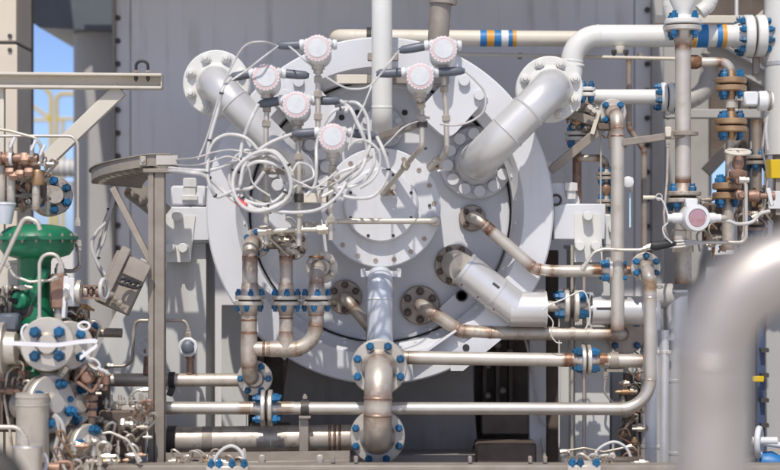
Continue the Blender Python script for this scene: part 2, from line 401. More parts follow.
part('seam_band',MB().lathe([(S(34,2.3),zt-.03),(S(34.6,2.3),zt-.03),(S(34.6,2.3),zt-.01),(S(34,2.3),zt-.01)],(P(108,0,2.3).x,2.3,0),Z,48),M['vessel'],V)
duct=[P(27.5,-90,2),P(27.5,19,2),P(41,28.5,2),P(74,30,2),P(150,31,2),P(150,-90,2)]
solo('overhead_duct',MB().prism([(p.x,p.z) for p in duct],1.95,3.2),M['duct'],'dark blue-grey duct overhead, above the small gap of sky','duct')
# yellow railings far behind
def rail(label,pxl,extra,y):
    T=thing('yellow_railing',label,'railing',P(pxl[0][0],235,y),'yellow guard railings in the sky gap')
    r=S(1.9,y)
    part('guard_rail',MB().tube(smooth_path(pxs(pxl,y),S(7,y)),r,12),M['yellow'],T)
    for e in extra: part('rail_bar',MB().tube(pxs(e,y),r*.8,10),M['yellow'],T)
rail('yellow railing with a rounded corner beside the grey vessel',[(56.5,240),(56.5,94),(120,94)],[[(56,119),(120,119)],[(63,240),(63,119)]],5)
rail('yellow stair railing sloping down behind the diagonal brace',[(20,78),(43,86),(51,95),(51,240)],[[(27,102),(51,119)],[(20,120),(51,120)]],5.3)
# white horizontal pipe and plant beyond
T=thing('white_storage_drum','white horizontal drum seen below the yellow railing','drum',P(60,172,3.4))
part('shell',MB().lathe([(0,0),(S(6,3.4),.02),(S(9,3.4),.08),(S(9,3.4),.9),(S(6,3.4),.96),(0,.98)],P(48,168,3.4),X,28),M['white'],T)
for k in range(4): part('band',MB().lathe([(S(9,3.4),0),(S(9.4,3.4),0),(S(9.4,3.4),.02),(S(9,3.4),.02)],P(52+k*6,168,3.4),X,28),M['vessel'],T)
T=thing('grey_pipe_bridge','grey horizontal pipe beam below the white drum','beam',P(60,195,3))
part('beam',MB().bar(P(30,190,3),P(100,188,3),.1,S(14,3)),M['vessel'],T)

# ---- cream cantilever beam with diagonal brace (front of column)
B=thing('cantilever_beam','cream steel channel beam with a diagonal brace and a black u-bolt','beam',P(0,88,-.15))
a=P(-60,73.5,-.15); b=P(162.5,76,-.15)
def seg(n,p0,p1,w,h,mm=M['cream'],**k): part(n,MB().bar(p0,p1,w,h,bevel=.003,**k),mm,B)
seg('web',P(-60,80,-.12),P(162.5,82,-.12),.012,S(12.5))
seg('top_flange',P(-60,73.5,-.15),P(162.5,75.5,-.15),.09,.014)
seg('bottom_flange',P(-60,86.5,-.15),P(162.5,88.3,-.15),.09,.014)
seg('end_plate',P(162.2,75,-.14),P(162.2,88.5,-.14),.07,.008,up=X)
seg('brace',P(121,89.5,-.13),P(44,163,-.13),.05,S(14.5))
seg('post',P(2,88,-.13),P(2,470,-.13),.05,S(5.5),up=X)
U=[P(136,78,-.17),P(136,66,-.17)]+[P(142-6*math.cos(q),66-5*math.sin(q),-.17) for q in [math.pi*k/8 for k in range(1,8)]]+[P(148,66,-.17),P(148,78,-.17)]
part('u_bolt',MB().tube(U,.0075,10),M['rubber'],B)
for q in(136,148):
    inst('nut',bolt_mesh(.011,M['galv']),B,P(q,73,-.17),Z); inst('nut',bolt_mesh(.011,M['dark']),B,P(q,77,-.17),-Z)

# ================================================================== COMPRESSOR
CX,CY=380,211
cc=P(CX,CY,0)
K=thing('compressor','large grey round barrel compressor end with bolted cover and nozzle flanges','compressor',Vector((cc.x,0,DECK)))
F=-.10; IN=.12
def rr(p): return p*MPP
# outer ring with chamfered recess, then the barrel behind it
part('casing_ring',MB().lathe([(rr(172)-.008,F),(rr(172),F+.008),(rr(172),.30),(rr(150),.30),(rr(133),IN-.01),(rr(133),F+.085),(rr(139),F+.05),(rr(142),F+.004),(rr(142)+.004,F)],cc,Y,128,closed=True),M['casing'],K)
part('inner_face',MB().lathe([(0,0),(rr(131),0),(rr(131),.15),(0,.15)],Vector((cc.x,IN,cc.z)),Y,96),M['casing'],K)
part('barrel',MB().lathe([(0,.301),(rr(160),.301),(rr(160),.36),(rr(150),.38),(rr(150),1.35),(0,1.35)],cc,Y,96),M['casing'],K)
for k in range(36):
    q=2*math.pi*(k+.5)/36; inst('bolt',bolt_mesh(.010,M['casing'],'socket'),K,Vector((cc.x+rr(136.3)*math.cos(q),F+.066,cc.z+rr(136.3)*math.sin(q))),-Y)
part('groove_ring',MB().lathe([(rr(126),0),(rr(127.5),-.004),(rr(129.5),-.004),(rr(131),0)],Vector((cc.x,IN,cc.z)),Y,96),M['casing'],K)
# end cover and boss
co=P(381,208,0); co.y=0
cf=part('end_cover',MB().lathe([(0,0),(rr(59)-.006,0),(rr(59),.006),(rr(59),.27),(0,.27)],Vector((co.x,-.15,co.z)),Y,72),M['casing'],K)
for k in range(18):
    q=2*math.pi*(k+.22)/18; p=Vector((co.x+rr(52.5)*math.cos(q),-.15,co.z+rr(52.5)*math.sin(q)))
    inst('bolt',bolt_mesh(.0125,M['dull'],'socket'),cf,p,-Y)
bo=part('boss',MB().lathe([(0,0),(rr(36)-.008,0),(rr(36),.008),(rr(36),.04),(rr(37.5),.055),(0,.056)],Vector((co.x,-.205,co.z+rr(2))),Y,64),M['casing'],K)
for k in range(8):
    q=2*math.pi*(k+.5)/8; inst('bolt',bolt_mesh(.008,M['dark'],'socket'),bo,Vector((co.x+rr(32)*math.cos(q),-.206,co.z+rr(2)+rr(32)*math.sin(q))),-Y)
lug=part('lifting_bracket',MB().box(P(380.5,274,-.13),(.17,.05,.03),None,.003),M['casing'],K)
for q in(363,399): part('bracket_cheek',MB().box(P(q,273,-.145),(.022,.05,.045),None,.003),M['casing'],lug)
for q in(369,392): inst('bolt',bolt_mesh(.011,M['galv']),lug,P(q,276,-.13),-Z)
# retaining lug plates around the face: rounded tongue plates with a hole
def tongue(cx,cy,ang,w,L,y0,th,hole=None,name='retaining_plate',bolts=()):
    """plate from the tip (cx,cy) outwards along ang (deg, 0 = right, 90 = up)"""
    d=Vector((math.cos(R_(ang)),math.sin(R_(ang)))); n=Vector((-d.y,d.x)); h=w/2; r=h*.55
    pts=[]
    for s,(q0,q1) in((-1,(270,180)),(1,(180,90))):
        cx0=r; cy0=s*(h-r)
        for k in range(7):
            q=R_(q0+(q1-q0)*k/6); pts.append((cx0+r*math.cos(q),cy0+r*math.sin(q)))
    pts=[(L,-h)]+pts+[(L,h)]
    base=P(cx,cy,0)
    poly=[(base.x+rr(p[0]*d.x+p[1]*n.x),base.z+rr(p[0]*d.y+p[1]*n.y)) for p in pts]
    o=part(name,MB().prism(poly,y0-th,y0),M['casing'],K)
    if hole: part('plug_hole',MB().lathe([(0,0),(rr(4.4),0),(rr(4.4),.01),(rr(5.6),.01),(rr(6),0)][::-1],Vector((P(*hole,0).x,y0-th-.008,P(*hole,0).z)),Y,20),M['hole'],o)
    for b in bolts: inst('bolt',bolt_mesh(rr(5.6),M['casing'],'head'),o,Vector((P(*b,0).x,y0-th,P(*b,0).z)),-Y)
    return o
tongue(449,300,-48,40,64,IN,.075,hole=(462,296))
tongue(312,300,228,40,64,IN,.075)
tongue(432,128,48,42,58,IN+.02,.26,bolts=((463,83),(478,97)))
tongue(326,128,132,42,58,IN+.02,.26,bolts=((300,84),(286,97)))
part('lower_plate',MB().bar(P(412,361,-.105),P(456,330,-.105),.012,rr(22),up=Y,bevel=.003),M['casing'],K)
pl=part('anchor_plate',MB().prism([(P(*q,0).x,P(*q,0).z) for q in((448,352),(480,330),(500,338),(462,369),(450,369))],F-.022,F-.002),M['casing'],K)
part('plate_hole',MB().lathe([(0,0),(rr(3.4),0),(rr(3.4),.006),(0,.006)],Vector((P(465,346,0).x,F-.027,P(465,346,0).z)),Y,18),M['hole'],pl)
for q in((341,116),(357,111),(405,111)): part('threaded_hole',MB().lathe([(0,0),(rr(3),0),(rr(3),.006),(0,.006)],Vector((P(*q,0).x,IN-.004,P(*q,0).z)),Y,18),M['hole'],K)
for q in((330,214),(331,198),(429,206),(345,150),(425,150)):
    inst('bolt',bolt_mesh(.008,M['dark'],'head'),K,Vector((P(*q,0).x,-.151,P(*q,0).z)),-Y)
# angle bar across the ring top
part('angle_bar',MB().box(P(392,80,F-.03),(rr(112),.05,rr(8)),None,.003),M['galv'],K)
part('angle_plate',MB().box(P(352,79,F-.058),(rr(30),.006,rr(9)),None,.002),M['cream'],K)
# saddle and pedestals of the casing
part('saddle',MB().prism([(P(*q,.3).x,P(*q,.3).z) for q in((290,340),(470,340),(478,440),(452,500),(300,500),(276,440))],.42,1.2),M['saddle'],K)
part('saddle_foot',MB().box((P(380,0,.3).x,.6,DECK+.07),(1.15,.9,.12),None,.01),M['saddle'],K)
for q in (462,478,492): inst('bolt',bolt_mesh(.03,M['brown'],'nut'),K,Vector((P(q,0,.15).x,.10,DECK+.01)),Z)
def pedestal(label,pts_front,y,depth,m=M['ped']):
    x0,x1,y0,y1=pts_front; a=P(x0,y0,y); b=P(x1,y1,y); zb=DECK+.013
    T=thing('support_pedestal',label,'pedestal',Vector(((a.x+b.x)/2,y+depth/2,zb)),'pedestals carrying the casing feet')
    part('front_plate',MB().box(((a.x+b.x)/2,y+.012,(a.z+zb)/2),(b.x-a.x,.024,a.z-zb),None,.003),m,T)
    part('side_plate',MB().box((b.x-.013,y+.025+depth/2,(a.z+zb)/2),(.024,depth,a.z-zb-.004)),m,T)
    part('side_plate',MB().box((a.x+.013,y+.025+depth/2,(a.z+zb)/2),(.024,depth,a.z-zb-.004)),m,T)
    part('top_plate',MB().box(((a.x+b.x)/2,y+depth/2,a.z+.012),(b.x-a.x+.03,depth+.06,.022),None,.003),m,T)
    return T
T=pedestal('white pedestal under the casing foot beside the tall strut post',(166,206,243,470),.05,.45)
part('foot_block',MB().box(P(188,224,.1),(S(48),.24,S(34)),None,.006),M['casing'],K)
part('foot_cap',MB().box(P(190,196,.1),(S(34),.2,S(20)),None,.01),M['casing'],K)
part('foot_gusset',MB().prism([(P(*q,0).x,P(*q,0).z) for q in((196,205),(232,120),(240,205),(232,240),(196,240))],.14,.22),M['casing'],K)
hb=part('foot_stud',MB().lathe([(0,0),(S(9),0),(S(9),S(4)),(S(6.5),S(5)),(S(6.5),S(13)),(S(7.6),S(13.2)),(S(7.6),S(21)),(S(6),S(22)),(0,S(22))],P(190,200,.0),Z,6),M['white'],K)
fb=part('foot_bracket',MB().prism([(P(*q,0).x,P(*q,0).z) for q in((166,216),(196,216),(191,262),(166,262))],-.03,.02),M['white'],K)
for q in((178,216),(171,248),(184,248)): 
    part('pin',MB().lathe([(0,0),(S(5),0),(S(5),.055),(S(4.2),.06),(0,.06)],P(q[0],q[1],-.03),-Y,20),M['white'],fb)
T=pedestal('white pedestal under the casing foot beside the slim vertical rods',(575,610,250,470),.08,.42)
part('foot_block',MB().box(P(577,222,.1),(S(52),.24,S(36)),None,.006),M['casing'],K)
part('foot_cap',MB().lathe([(0,-.1),(S(22),-.1),(S(22),.1),(0,.1)],P(556,205,.12),Y,32),M['casing'],K)
fb=part('foot_bracket',MB().prism([(P(*q,0).x,P(*q,0).z) for q in((574,214),(600,214),(602,262),(574,262))],-.03,.02),M['white'],K)
for q in((587,216),(579,246),(595,246)):
    part('pin',MB().lathe([(0,0),(S(5),0),(S(5),.055),(S(4.2),.06),(0,.06)],P(q[0],q[1],-.03),-Y,20),M['white'],fb)
part('foot_stud',MB().lathe([(0,0),(S(5),0),(S(5),S(8)),(S(7),S(8.2)),(S(7),S(16)),(0,S(17))],P(571,199,.0),Z,6),M['white'],K)
part('eye_ring',MB().torus(P(556,200,-.02),Y,S(5),S(1.3),20,8),M['dark'],K)
# further white panels around the base
T=thing('baffle_panel','white upright panel behind the three-branch manifold','panel',P(234,470,.35))
part('panel',MB().box((P(234,0,.35).x,.36,(P(0,305,.35).z+DECK+.02)/2),(S(25,.35),.02,P(0,305,.35).z-DECK-.02),None,.003),M['ped'],T)
part('panel_rib',MB().box((P(246.8,0,.35).x,.41,(P(0,305,.35).z+DECK+.02)/2),(.012,.1,P(0,305,.35).z-DECK-.02)),M['ped'],T)
T=thing('base_gusset','sloping grey gusset plate beside the foot of the tall strut post','gusset',P(140,470,.3))
part('plate',MB().prism([(P(*q,.3).x,P(*q,.3).z) for q in((150,262),(168,262),(168,452),(84,452),(100,372))],.28,.32),M['ped'],T)
part('plate_rib',MB().bar(P(150,262,.34),P(99,372,.34),.1,.016),M['ped'],T)
T=thing('instrument_panel','cream instrument panel wall under the clad pipe, with slim rods in front','panel',P(600,470,.42))
for x0,x1 in((560,611.3),(611.7,648)):
    a=P(x0,318,.42); b=P(x1,450,.42); part('sheet',MB().box(((a.x+b.x)/2,.43,(a.z+DECK+.02)/2),(b.x-a.x,.02,a.z-DECK-.02),None,.003),M['ped'],T)
part('post',MB().box((P(616,0,.3).x,.3,(P(0,372,.3).z+DECK+.02)/2),(S(10,.3),.05,P(0,372,.3).z-DECK-.02),None,.004),M['ped'],T)
# dark machinery underneath, behind the horizontal pipes
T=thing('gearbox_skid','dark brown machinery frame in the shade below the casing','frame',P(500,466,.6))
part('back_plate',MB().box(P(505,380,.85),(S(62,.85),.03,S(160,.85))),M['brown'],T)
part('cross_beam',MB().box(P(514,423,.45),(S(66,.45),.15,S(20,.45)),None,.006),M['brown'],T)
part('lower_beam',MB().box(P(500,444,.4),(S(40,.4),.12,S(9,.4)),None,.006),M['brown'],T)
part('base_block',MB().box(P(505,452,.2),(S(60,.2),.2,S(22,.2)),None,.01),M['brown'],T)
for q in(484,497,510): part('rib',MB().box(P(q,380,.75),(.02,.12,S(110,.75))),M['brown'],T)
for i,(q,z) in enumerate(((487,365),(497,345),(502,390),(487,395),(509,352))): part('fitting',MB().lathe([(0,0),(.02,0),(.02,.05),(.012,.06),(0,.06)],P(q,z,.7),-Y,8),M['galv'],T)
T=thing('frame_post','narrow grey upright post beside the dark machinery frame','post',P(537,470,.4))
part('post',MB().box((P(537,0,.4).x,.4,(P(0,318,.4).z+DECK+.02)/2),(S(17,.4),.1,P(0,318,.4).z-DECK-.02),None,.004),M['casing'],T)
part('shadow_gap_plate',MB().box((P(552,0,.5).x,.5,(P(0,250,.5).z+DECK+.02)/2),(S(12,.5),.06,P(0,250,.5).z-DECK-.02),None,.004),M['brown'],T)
T=thing('drain_tube','thin white drain tube running down in front of the grey post','tube',P(545,462,.3))
part('tube',MB().tube(spline(pxs([(524,335),(530,360),(537,405),(540,420),(546,425)],.3),4),.007,10),M['cableg'],T)
part('lower_tube',MB().tube(pxs([(542,438),(545,458)],.3),.009,10),M['cableg'],T)

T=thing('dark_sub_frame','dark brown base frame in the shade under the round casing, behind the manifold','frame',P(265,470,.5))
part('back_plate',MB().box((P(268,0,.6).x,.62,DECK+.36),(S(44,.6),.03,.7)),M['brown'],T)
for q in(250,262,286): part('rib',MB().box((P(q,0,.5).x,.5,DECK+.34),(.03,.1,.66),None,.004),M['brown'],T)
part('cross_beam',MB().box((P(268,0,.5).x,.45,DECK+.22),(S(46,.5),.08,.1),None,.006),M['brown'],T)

# ================================================================== NOZZLE SPOOLS (big silver U pipes)
def nozzle(label,a,b,Ra,Rb,r,ya,yb,out,na,nb_,pha,phb,bd=2.0):
    T=thing('nozzle_pipe',label,'pipe',P(b[0],b[1],yb),'big silver process pipes on the casing nozzles')
    pa=P(a[0],a[1],ya); pb=P(b[0],b[1],yb); rm=r*MPP
    oa=Vector((pa.x,out,pa.z)); ob=Vector((pb.x,out,pb.z))
    run(T,[pa,oa,ob,pb],rm,M['silver'],bend=bd,tint=0,weld=True,seg=32)
    flange(T,pa+Y*.001,-Y,S(Ra),.05,M['casing'],na,.79,S(6.2),M['casing'],'head',hub=rm,hubl=.05,phase=pha)
    flange(T,pb,-Y,S(Rb),.045,M['white'],nb_,.81,S(4.5),M['white'],'cap',hub=rm,hubl=.05,phase=phb)
    flange(T,pb+Y*.006,Y,S(Rb),.045,M['white'],nb_,.81,S(4.5),M['white'],'cap',hub=rm,hubl=.06,phase=phb)
    return T,ob
nozzle('big silver bent pipe from the casing up to a white flange under the white elbow',(476,163),(549,90),37,33,18,.115,-.08,-.38,12,8,.1,R_(22.5))
nozzle('big silver pipe from the white flange above the cable tray down to the casing',(300,170),(217,84),34,33,15.5,.115,-.08,-.34,12,8,.1,R_(22.5))
# white header pipe on the right with colour bands
T=thing('white_header_pipe','large white pipe with an elbow and blue and orange bands at the top right','pipe',P(745,36,.25))
rw=S(11.2,.25)
run(T,[P(560,92,.02),P(571,88,.25),P(573,36,.25),P(744,36,.25)],rw,M['white'],bend=3.0,tint=0,seg=28)
weld(T,P(573,66,.25),Z,rw,M['white'],0)
def bands(T,xs,py,y,r):
    for x0,x1,m in xs:
        a=P(x0,py,y); b=P(x1,py,y); part('colour_band',MB().lathe([(r*.99,0),(r+.0025,0),(r+.0025,(b-a).length),(r*.99,(b-a).length)],a,X,32),M[m],T)
bands(T,[(691,695,'orange'),(696,707,'blueband'),(716,721,'blueband'),(721.3,725.5,'orange')],36,.25,rw)
flange_pair(T,P(754,36,.25),X,S(21,.25),.05,M['white'],10,.82,S(3.4),hub=rw,gap=.012)
run(T,[P(762,36,.25),P(800,36,.25)],rw,M['white'],tint=0,weld=False,seg=28)
T=thing('insulated_riser','thick white insulated riser at the right edge of the picture','pipe',P(785,400,.25))
part('jacket',MB().tube([P(787,-150,.25),P(787,20,.25),P(787,90,.25),P(787,155,.25)],[S(22,.25)]*4,32),M['white'],T)
part('band',MB().lathe([(S(22,.25),0),(S(22.6,.25),0),(S(22.6,.25),.02),(S(22,.25),.02)],P(787,66,.25),Z,32),M['clad'],T)
part('lower_pipe',MB().tube([P(787,154,.25),P(787,250,.25)],S(14,.25),24),M['steel_b'],T)
# cream band-marked pipe at the top, and conduit
T=thing('cream_header_pipe','cream horizontal pipe with blue, orange and white bands across the top','pipe',P(456,38,.45))
rc=S(7.8,.45)
run(T,[P(336,38,1.45),P(336,37,.45),P(600,39,.45),P(600,39,1.45)],rc,M['cream'],bend=2.6,tint=0,seg=24)
bands(T,[(480,486.5,'blueband'),(486.7,494,'orange'),(494.2,501,'blueband'),(501.2,508,'white'),(508.2,512.3,'blueband'),(512.5,516,'orange')],38.4,.45,rc)
part('saddle_clamp',MB().lathe([(rc,-.012),(rc+.012,-.012),(rc+.012,.012),(rc,.012)],P(369,37.4,.45),X,24),M['rubber'],T)
T=thing('conduit','thin pale conduit running level just under the cream pipe','conduit',P(570,56,.52))
part('tube',MB().tube([P(452,54,.52),P(684,59,.52)],S(1.8,.52),12),M['cream'],T)
for q in (520,640): part('clip',MB().box(P(q,56,.55),(.02,.05,.03)),M['galv'],T)
# white drop pipe at the top centre
T=thing('white_drop_pipe','white vertical pipe coming down at top centre into the casing','pipe',P(383,-40,-.28))
run(T,[P(382,-60,-.28),P(382,128,-.28),P(382,128,.11)],S(10.4,-.28),M['white'],bend=1.9,tint=0,seg=28)
flange(T,P(382,128,.118),-Y,S(22),.04,M['casing'],8,.8,S(3.6),M['casing'],'head')
part('pipe_clamp',MB().box(P(383,57,-.27),(S(30),.03,S(8)),None,.004),M['galv'],T)
T=thing('stub_pipe','short brown pipe hanging down behind the top transmitter','pipe',P(440,0,-.3))
run(T,[P(446,-60,-.3),P(438,42,-.3)],S(10.5,-.3),M['galv'],tint=.2,weld=False)
part('clamp',MB().lathe([(S(10.5,-.3),-.02),(S(14,-.3),-.02),(S(14,-.3),.01),(S(10.5,-.3),.01)],P(443,0,-.3),P(446,-60,-.3)-P(438,42,-.3),20),M['galv'],T)

# ================================================================== PALE SEAL PIPE, U SPOOL
T=thing('pale_drop_pipe','pale blue-white vertical pipe from the cover down to the blue-bolted flange','pipe',P(380,300,-.2))
rp=S(13.2,-.3)
run(T,[P(380,279,-.13)+Vector((0,-.0,0)),P(380,281,-.22),P(380,366,-.22),P(380,366,-.40)],rp,M['pale'],bend=1.7,tint=0,seg=28)
flange(T,P(379,367,-.44),Y,S(28,-.44),.04,M['white'],8,.82,S(3.9),hub=rp,hubl=.04,phase=R_(22.5))
T=thing('u_spool','bent stainless spool between two blue-bolted flanges at bottom centre','pipe',P(378,436,-.4))
ru=S(14,-.6)
pa=P(379,367,-.447); pb=P(377.5,436,-.40)
run(T,[pa,Vector((pa.x,-.66,pa.z)),Vector((pb.x,-.66,pb.z)),pb],ru,M['steel'],bend=2.0,tint=.75,seg=28)
flange(T,pa,-Y,S(28,-.44),.04,M['steel'],8,.82,S(4.3,-.4),hub=ru,hubl=.05,phase=R_(22.5),tint=.5)
flange(T,pb,-Y,S(27.5,-.4),.04,M['steel'],8,.85,S(3.9,-.4),hub=ru,hubl=.04,phase=R_(22.5),tint=.2)
T=thing('drain_header','thick stained pipe running low along the skid into the bottom flange','pipe',P(260,440,-.3))
rd=S(13.2,-.3)
run(T,[P(120,441,-.28),P(318,438,-.28),P(377,437,-.28),P(377,437,-.35)],rd,M['steel_b'],bend=1.6,tint=.8,seg=24)
flange(T,P(377.5,436,-.393),Y,S(27.5,-.4),.04,M['steel'],8,.85,S(3.8),hub=rd,hubl=.03,phase=R_(22.5))
for q in(340,345,350): weld(T,P(q-10,437.6,-.28),X,rd,M['steel_b'])
for q in (172,): 
    part('u_strap',MB().lathe([(rd,-.02),(rd+.006,-.02),(rd+.006,.02),(rd,.02)],P(q,440,-.28),X,24),M['dark'],T)
    part('support_leg',MB().box(P(q,458,-.28),(.03,.05,S(24))),M['galv'],T)
part('tint_band',MB().lathe([(rd,-.025),(rd+.0012,-.025),(rd+.0012,.025),(rd,.025)],P(208,439.6,-.28),X,24),M['galv'],T)
# ================================================================== LONG HORIZONTAL PIPES
T=thing('lower_crossover_pipe','long straight pipe with an upturned elbow crossing low in front','pipe',P(380,409,-.4))
r6=S(6.4,-.4)
run(T,[P(162,408,-.38),P(640+10,409,-.38),P(650,268,-.38),P(645,268,-.20)],r6*1.0,M['bright'],bend=4.6,tint=.35,seg=20)
flange_pair(T,P(267,408,-.38),X,S(18.5,-.4),.022,M['bright'],4,.78,S(3.9),hub=r6,gap=.012,phase=R_(45))
for q in(245,286): tintband(T,P(q,408,-.38),X,r6,M['bright'],.08,.7)
tintband(T,P(650,285,-.38),Z,r6,M['bright'],.09,1)
flange(T,P(645,267,-.21),-Y,S(15,-.2),.03,M['steel'],6,.76,S(3.4),hub=r6,phase=R_(30),tint=.6)
for q in (250,282): weld(T,P(q,408,-.38),X,r6,M['bright'])
T=thing('pipe_support','galvanised strut with a black clamp holding the low crossover pipe','support',P(304,466,-.38))
part('strut',MB().box(P(304,442,-.36),(S(9),.04,S(54)),None,.003),M['galv'],T)
part('clamp',MB().lathe([(r6,-.02),(r6+.008,-.02),(r6+.008,.02),(r6,.02)],P(305,408,-.38),X,20),M['dark'],T)
part('bolt_plate',MB().box(P(305,416.5,-.38),(S(11),.06,.012)),M['galv'],T)
inst('nut',bolt_mesh(.012,M['galv']),T,P(305,399,-.38),Z)
T=thing('upper_crossover_pipe','straight pipe leaving the blue-bolted centre flange towards a flange by the rods','pipe',P(500,359,-.3))
r7=S(6.8,-.3)
run(T,[P(385,355,-.1),P(400,357.5,-.25),P(572,360,-.25),P(642,361,-.25)],r7,M['steel'],bend=2,tint=.6,weld=False)
flange_pair(T,P(586,360,-.25),X,S(15.5,-.3),.02,M['bright'],4,.76,S(3.9),hub=r7,gap=.008,phase=R_(45))
for q in(568,603): tintband(T,P(q,360,-.25),X,r7,M['steel'],.075)
for q in(570,602): weld(T,P(q,360,-.25),X,r7,M['steel'])
part('clamp',MB().lathe([(r7,-.02),(r7+.01,-.02),(r7+.01,.02),(r7,.02)],P(614,360.5,-.25),X,20),M['galv'],T)
part('clamp_plate',MB().box(P(614,370,-.25),(S(16),.08,.012)),M['galv'],T)
T=thing('middle_crossover_pipe','brown-stained bent pipe from a dark round flange on the casing','pipe',P(480,333,-.2))
run(T,[P(420,305,.11),P(421,305,-.10),P(460,331,-.10),P(490,333,-.10),P(622,334,-.10),P(622,334,-.02)],S(6.8,-.1),M['steel_b'],bend=2.2,tint=.8)
flange(T,P(420,305,.118),-Y,S(20),.03,M['dull'],6,.72,S(4.2),M['brown'],'nut')
flange(T,P(625,334,.02),-Y,S(20),.03,M['dull'],4,.78,S(3.6),phase=R_(45))
T=thing('left_drain_pipe','short stained pipe slanting from a dark flange behind the pale vertical pipe','pipe',P(350,300,0))
run(T,[P(345,297,.11),P(345,298,-.06),P(372,330,-.06),P(372,360,-.06)],S(5.8),M['steel_b'],bend=2,tint=.8)
flange(T,P(345,297,.118),-Y,S(17.5),.03,M['dull'],6,.72,S(3.8),M['brown'],'nut')
T=thing('balance_line','slim pipe bending from a small casing flange to the blue-bolted flange pair','pipe',P(560,271,-.2))
r5=S(6.0,-.2)
run(T,[P(472,218,.11),P(474,216,-.17),P(535,269,-.17),P(552,271,-.17),P(645,271,-.17)],r5,M['steel'],bend=2.2,tint=.9)
flange(T,P(472,218,.118),-Y,S(13.5),.03,M['dull'],4,.68,S(3.2),M['brown'],'nut')
flange_pair(T,P(613,270.5,-.17),X,S(13,-.2),.02,M['bright'],4,.78,S(3.8),hub=r5,gap=.008,phase=R_(45))
for q in(597,630): tintband(T,P(q,270.6,-.17),X,r5,M['steel'],.08)
tintband(T,P(489,229,-.17),P(535,269,-.17)-P(474,216,-.17),r5,M['steel'],.06)
for q in(598,629): weld(T,P(q,270.6,-.17),X,r5,M['steel'],1)
# clad pipe
T=thing('clad_outlet_pipe','aluminium-clad insulated pipe slanting from the casing to a stub near blue bolts','pipe',P(500,300,-.2))
rl=S(17.5,-.15); pA=P(456,264,.0); pB=P(516,309,-.15); pC=P(545,309.5,-.15)
flange(T,P(455,265,.118),-Y,S(21),.03,M['dull'],8,.8,S(3.6),M['brown'],'nut')
part('neck',MB().tube([P(455,264,.11),P(456,264.5,-.02),P(463,269,-.12)],S(14.5),24),M['steel'],T)
dv=(pB-P(463,268,-.15)).normalized()
p0=P(463,268,-.15)
def jacket(a,b,r,n='cladding',m='clad'): part(n,MB().tube([a,b],r,32),M[m],T)
mid=p0+(pB-p0)*.62
jacket(p0,mid,rl*.99); jacket(mid-dv*.01,pB+dv*.012,rl)
jacket(pB-X*.03,pC,rl*1.003)
for f in(.02,.62): part('seam_band',MB().lathe([(rl,-.008),(rl+.003,-.008),(rl+.003,.008),(rl,.008)],p0+(pB-p0)*f,dv,32),M['clad'],T)
part('seam_band',MB().lathe([(rl,-.006),(rl+.005,-.006),(rl+.005,.006),(rl,.006)],pC,X,32),M['clad'],T)
for k in range(3):
    q=p0+(pB-p0)*(.15+.3*k); inst('rivet',bolt_mesh(.004,M['dark'],'head'),T,q+Vector((-.55,-.6,-.58)).normalized()*rl,Vector((-.55,-.6,-.58)))
n_=Vector((.28,-.93,.23)); part('marker_label',MB().bar(mid-dv*.055+n_*rl*1.0,mid-dv*.01+n_*rl*1.0,.012,.004,up=n_),M['dark'],T)
T=thing('clad_branch_pipe','bright aluminium-clad pipe length ending behind the upright elbow pipe','pipe',P(620,312,-.1))
rl=S(14.5,-.1)
jacket(P(592,310,-.1),P(655,311,-.1),rl); jacket(P(592,310,-.1)+X*.0,P(614,310.3,-.1),rl*1.012,'cladding_sleeve')
for q in(592.5,614,): part('seam_band',MB().lathe([(rl,-.005),(rl*1.03,-.005),(rl*1.03,.005),(rl,.005)],P(q,310.2,-.1),X,32),M['clad'],T)
part('marker_label',MB().box(P(604,308,-.1)-Y*(rl*1.008),(.09,.004,.012)),M['gasket'],T)
part('core_pipe',MB().tube([P(546,306,-.1),P(592,309,-.1)],S(5.5),18),M['steel'],T)
flange_pair(T,P(571,305,-.1),X,S(17,-.1),.026,M['steel'],4,.74,S(4.8),hub=S(5.5),gap=.022,phase=R_(45))
T=thing('wire_loop','thin white wire looped around the flange beside the clad pipe','cable',P(560,320,-.3))
part('jacket',MB().tube(spline(pxs([(543,310),(552,304),(566,298),(582,291),(588,300),(590,318),(585,330)],-.32)),.004,8),M['cable'],T)
part('loop',MB().tube(spline(pxs([(545,312),(553,322),(551,334),(556,342),(562,343)],-.32)),.003,8),M['cable'],T)

# ================================================================== THREE-BRANCH MANIFOLD
T=thing('manifold','stained stainless manifold of three risers joined by a level header','manifold',P(249,378,-.4))
ym=-.45; ra=S(7.8,ym); rb=S(6.8,ym)
m=M['steel_b']
run(T,[P(249,304,ym),P(249,377,ym),P(252,377,ym+.13)],ra,m,bend=2.2,tint=.8,seg=22)
run(T,[P(286,304,ym),P(286,349,ym)],rb,m,tint=.8,weld=False)
run(T,[P(316,304,ym),P(316,349,ym),P(249,349,ym)],S(7.4,ym),m,bend=3.2,tint=.8,seg=22)
part('tee',MB().lathe([(ra,-.085),(ra*1.06,-.06),(ra*1.1,0),(ra*1.06,.06),(ra,.085)],P(249,349,ym),Z,22,[.9,.3,0,.3,.9]),m,T)
part('tee',MB().lathe([(rb,-.09),(ra*1.05,-.06),(ra*1.06,0),(ra*1.05,.06),(rb,.09)],P(283,349,ym),X,22,[.9,.3,0,.3,.9]),m,T)
part('tee_branch',MB().lathe([(ra*1.1,0),(rb*1.15,.05),(rb,.085)],P(286,349,ym),Z,22,[0,.3,.9]),m,T)
for px,py,d,r in((249,320,Z,ra),(249,333,Z,ra),(286,318,Z,rb),(286,334,Z,rb),(316,315,Z,S(7.4,ym)),(264,349,X,ra),(270,349,X,ra),(296,349,X,ra)): weld(T,P(px,py,ym),d,r,m,1)
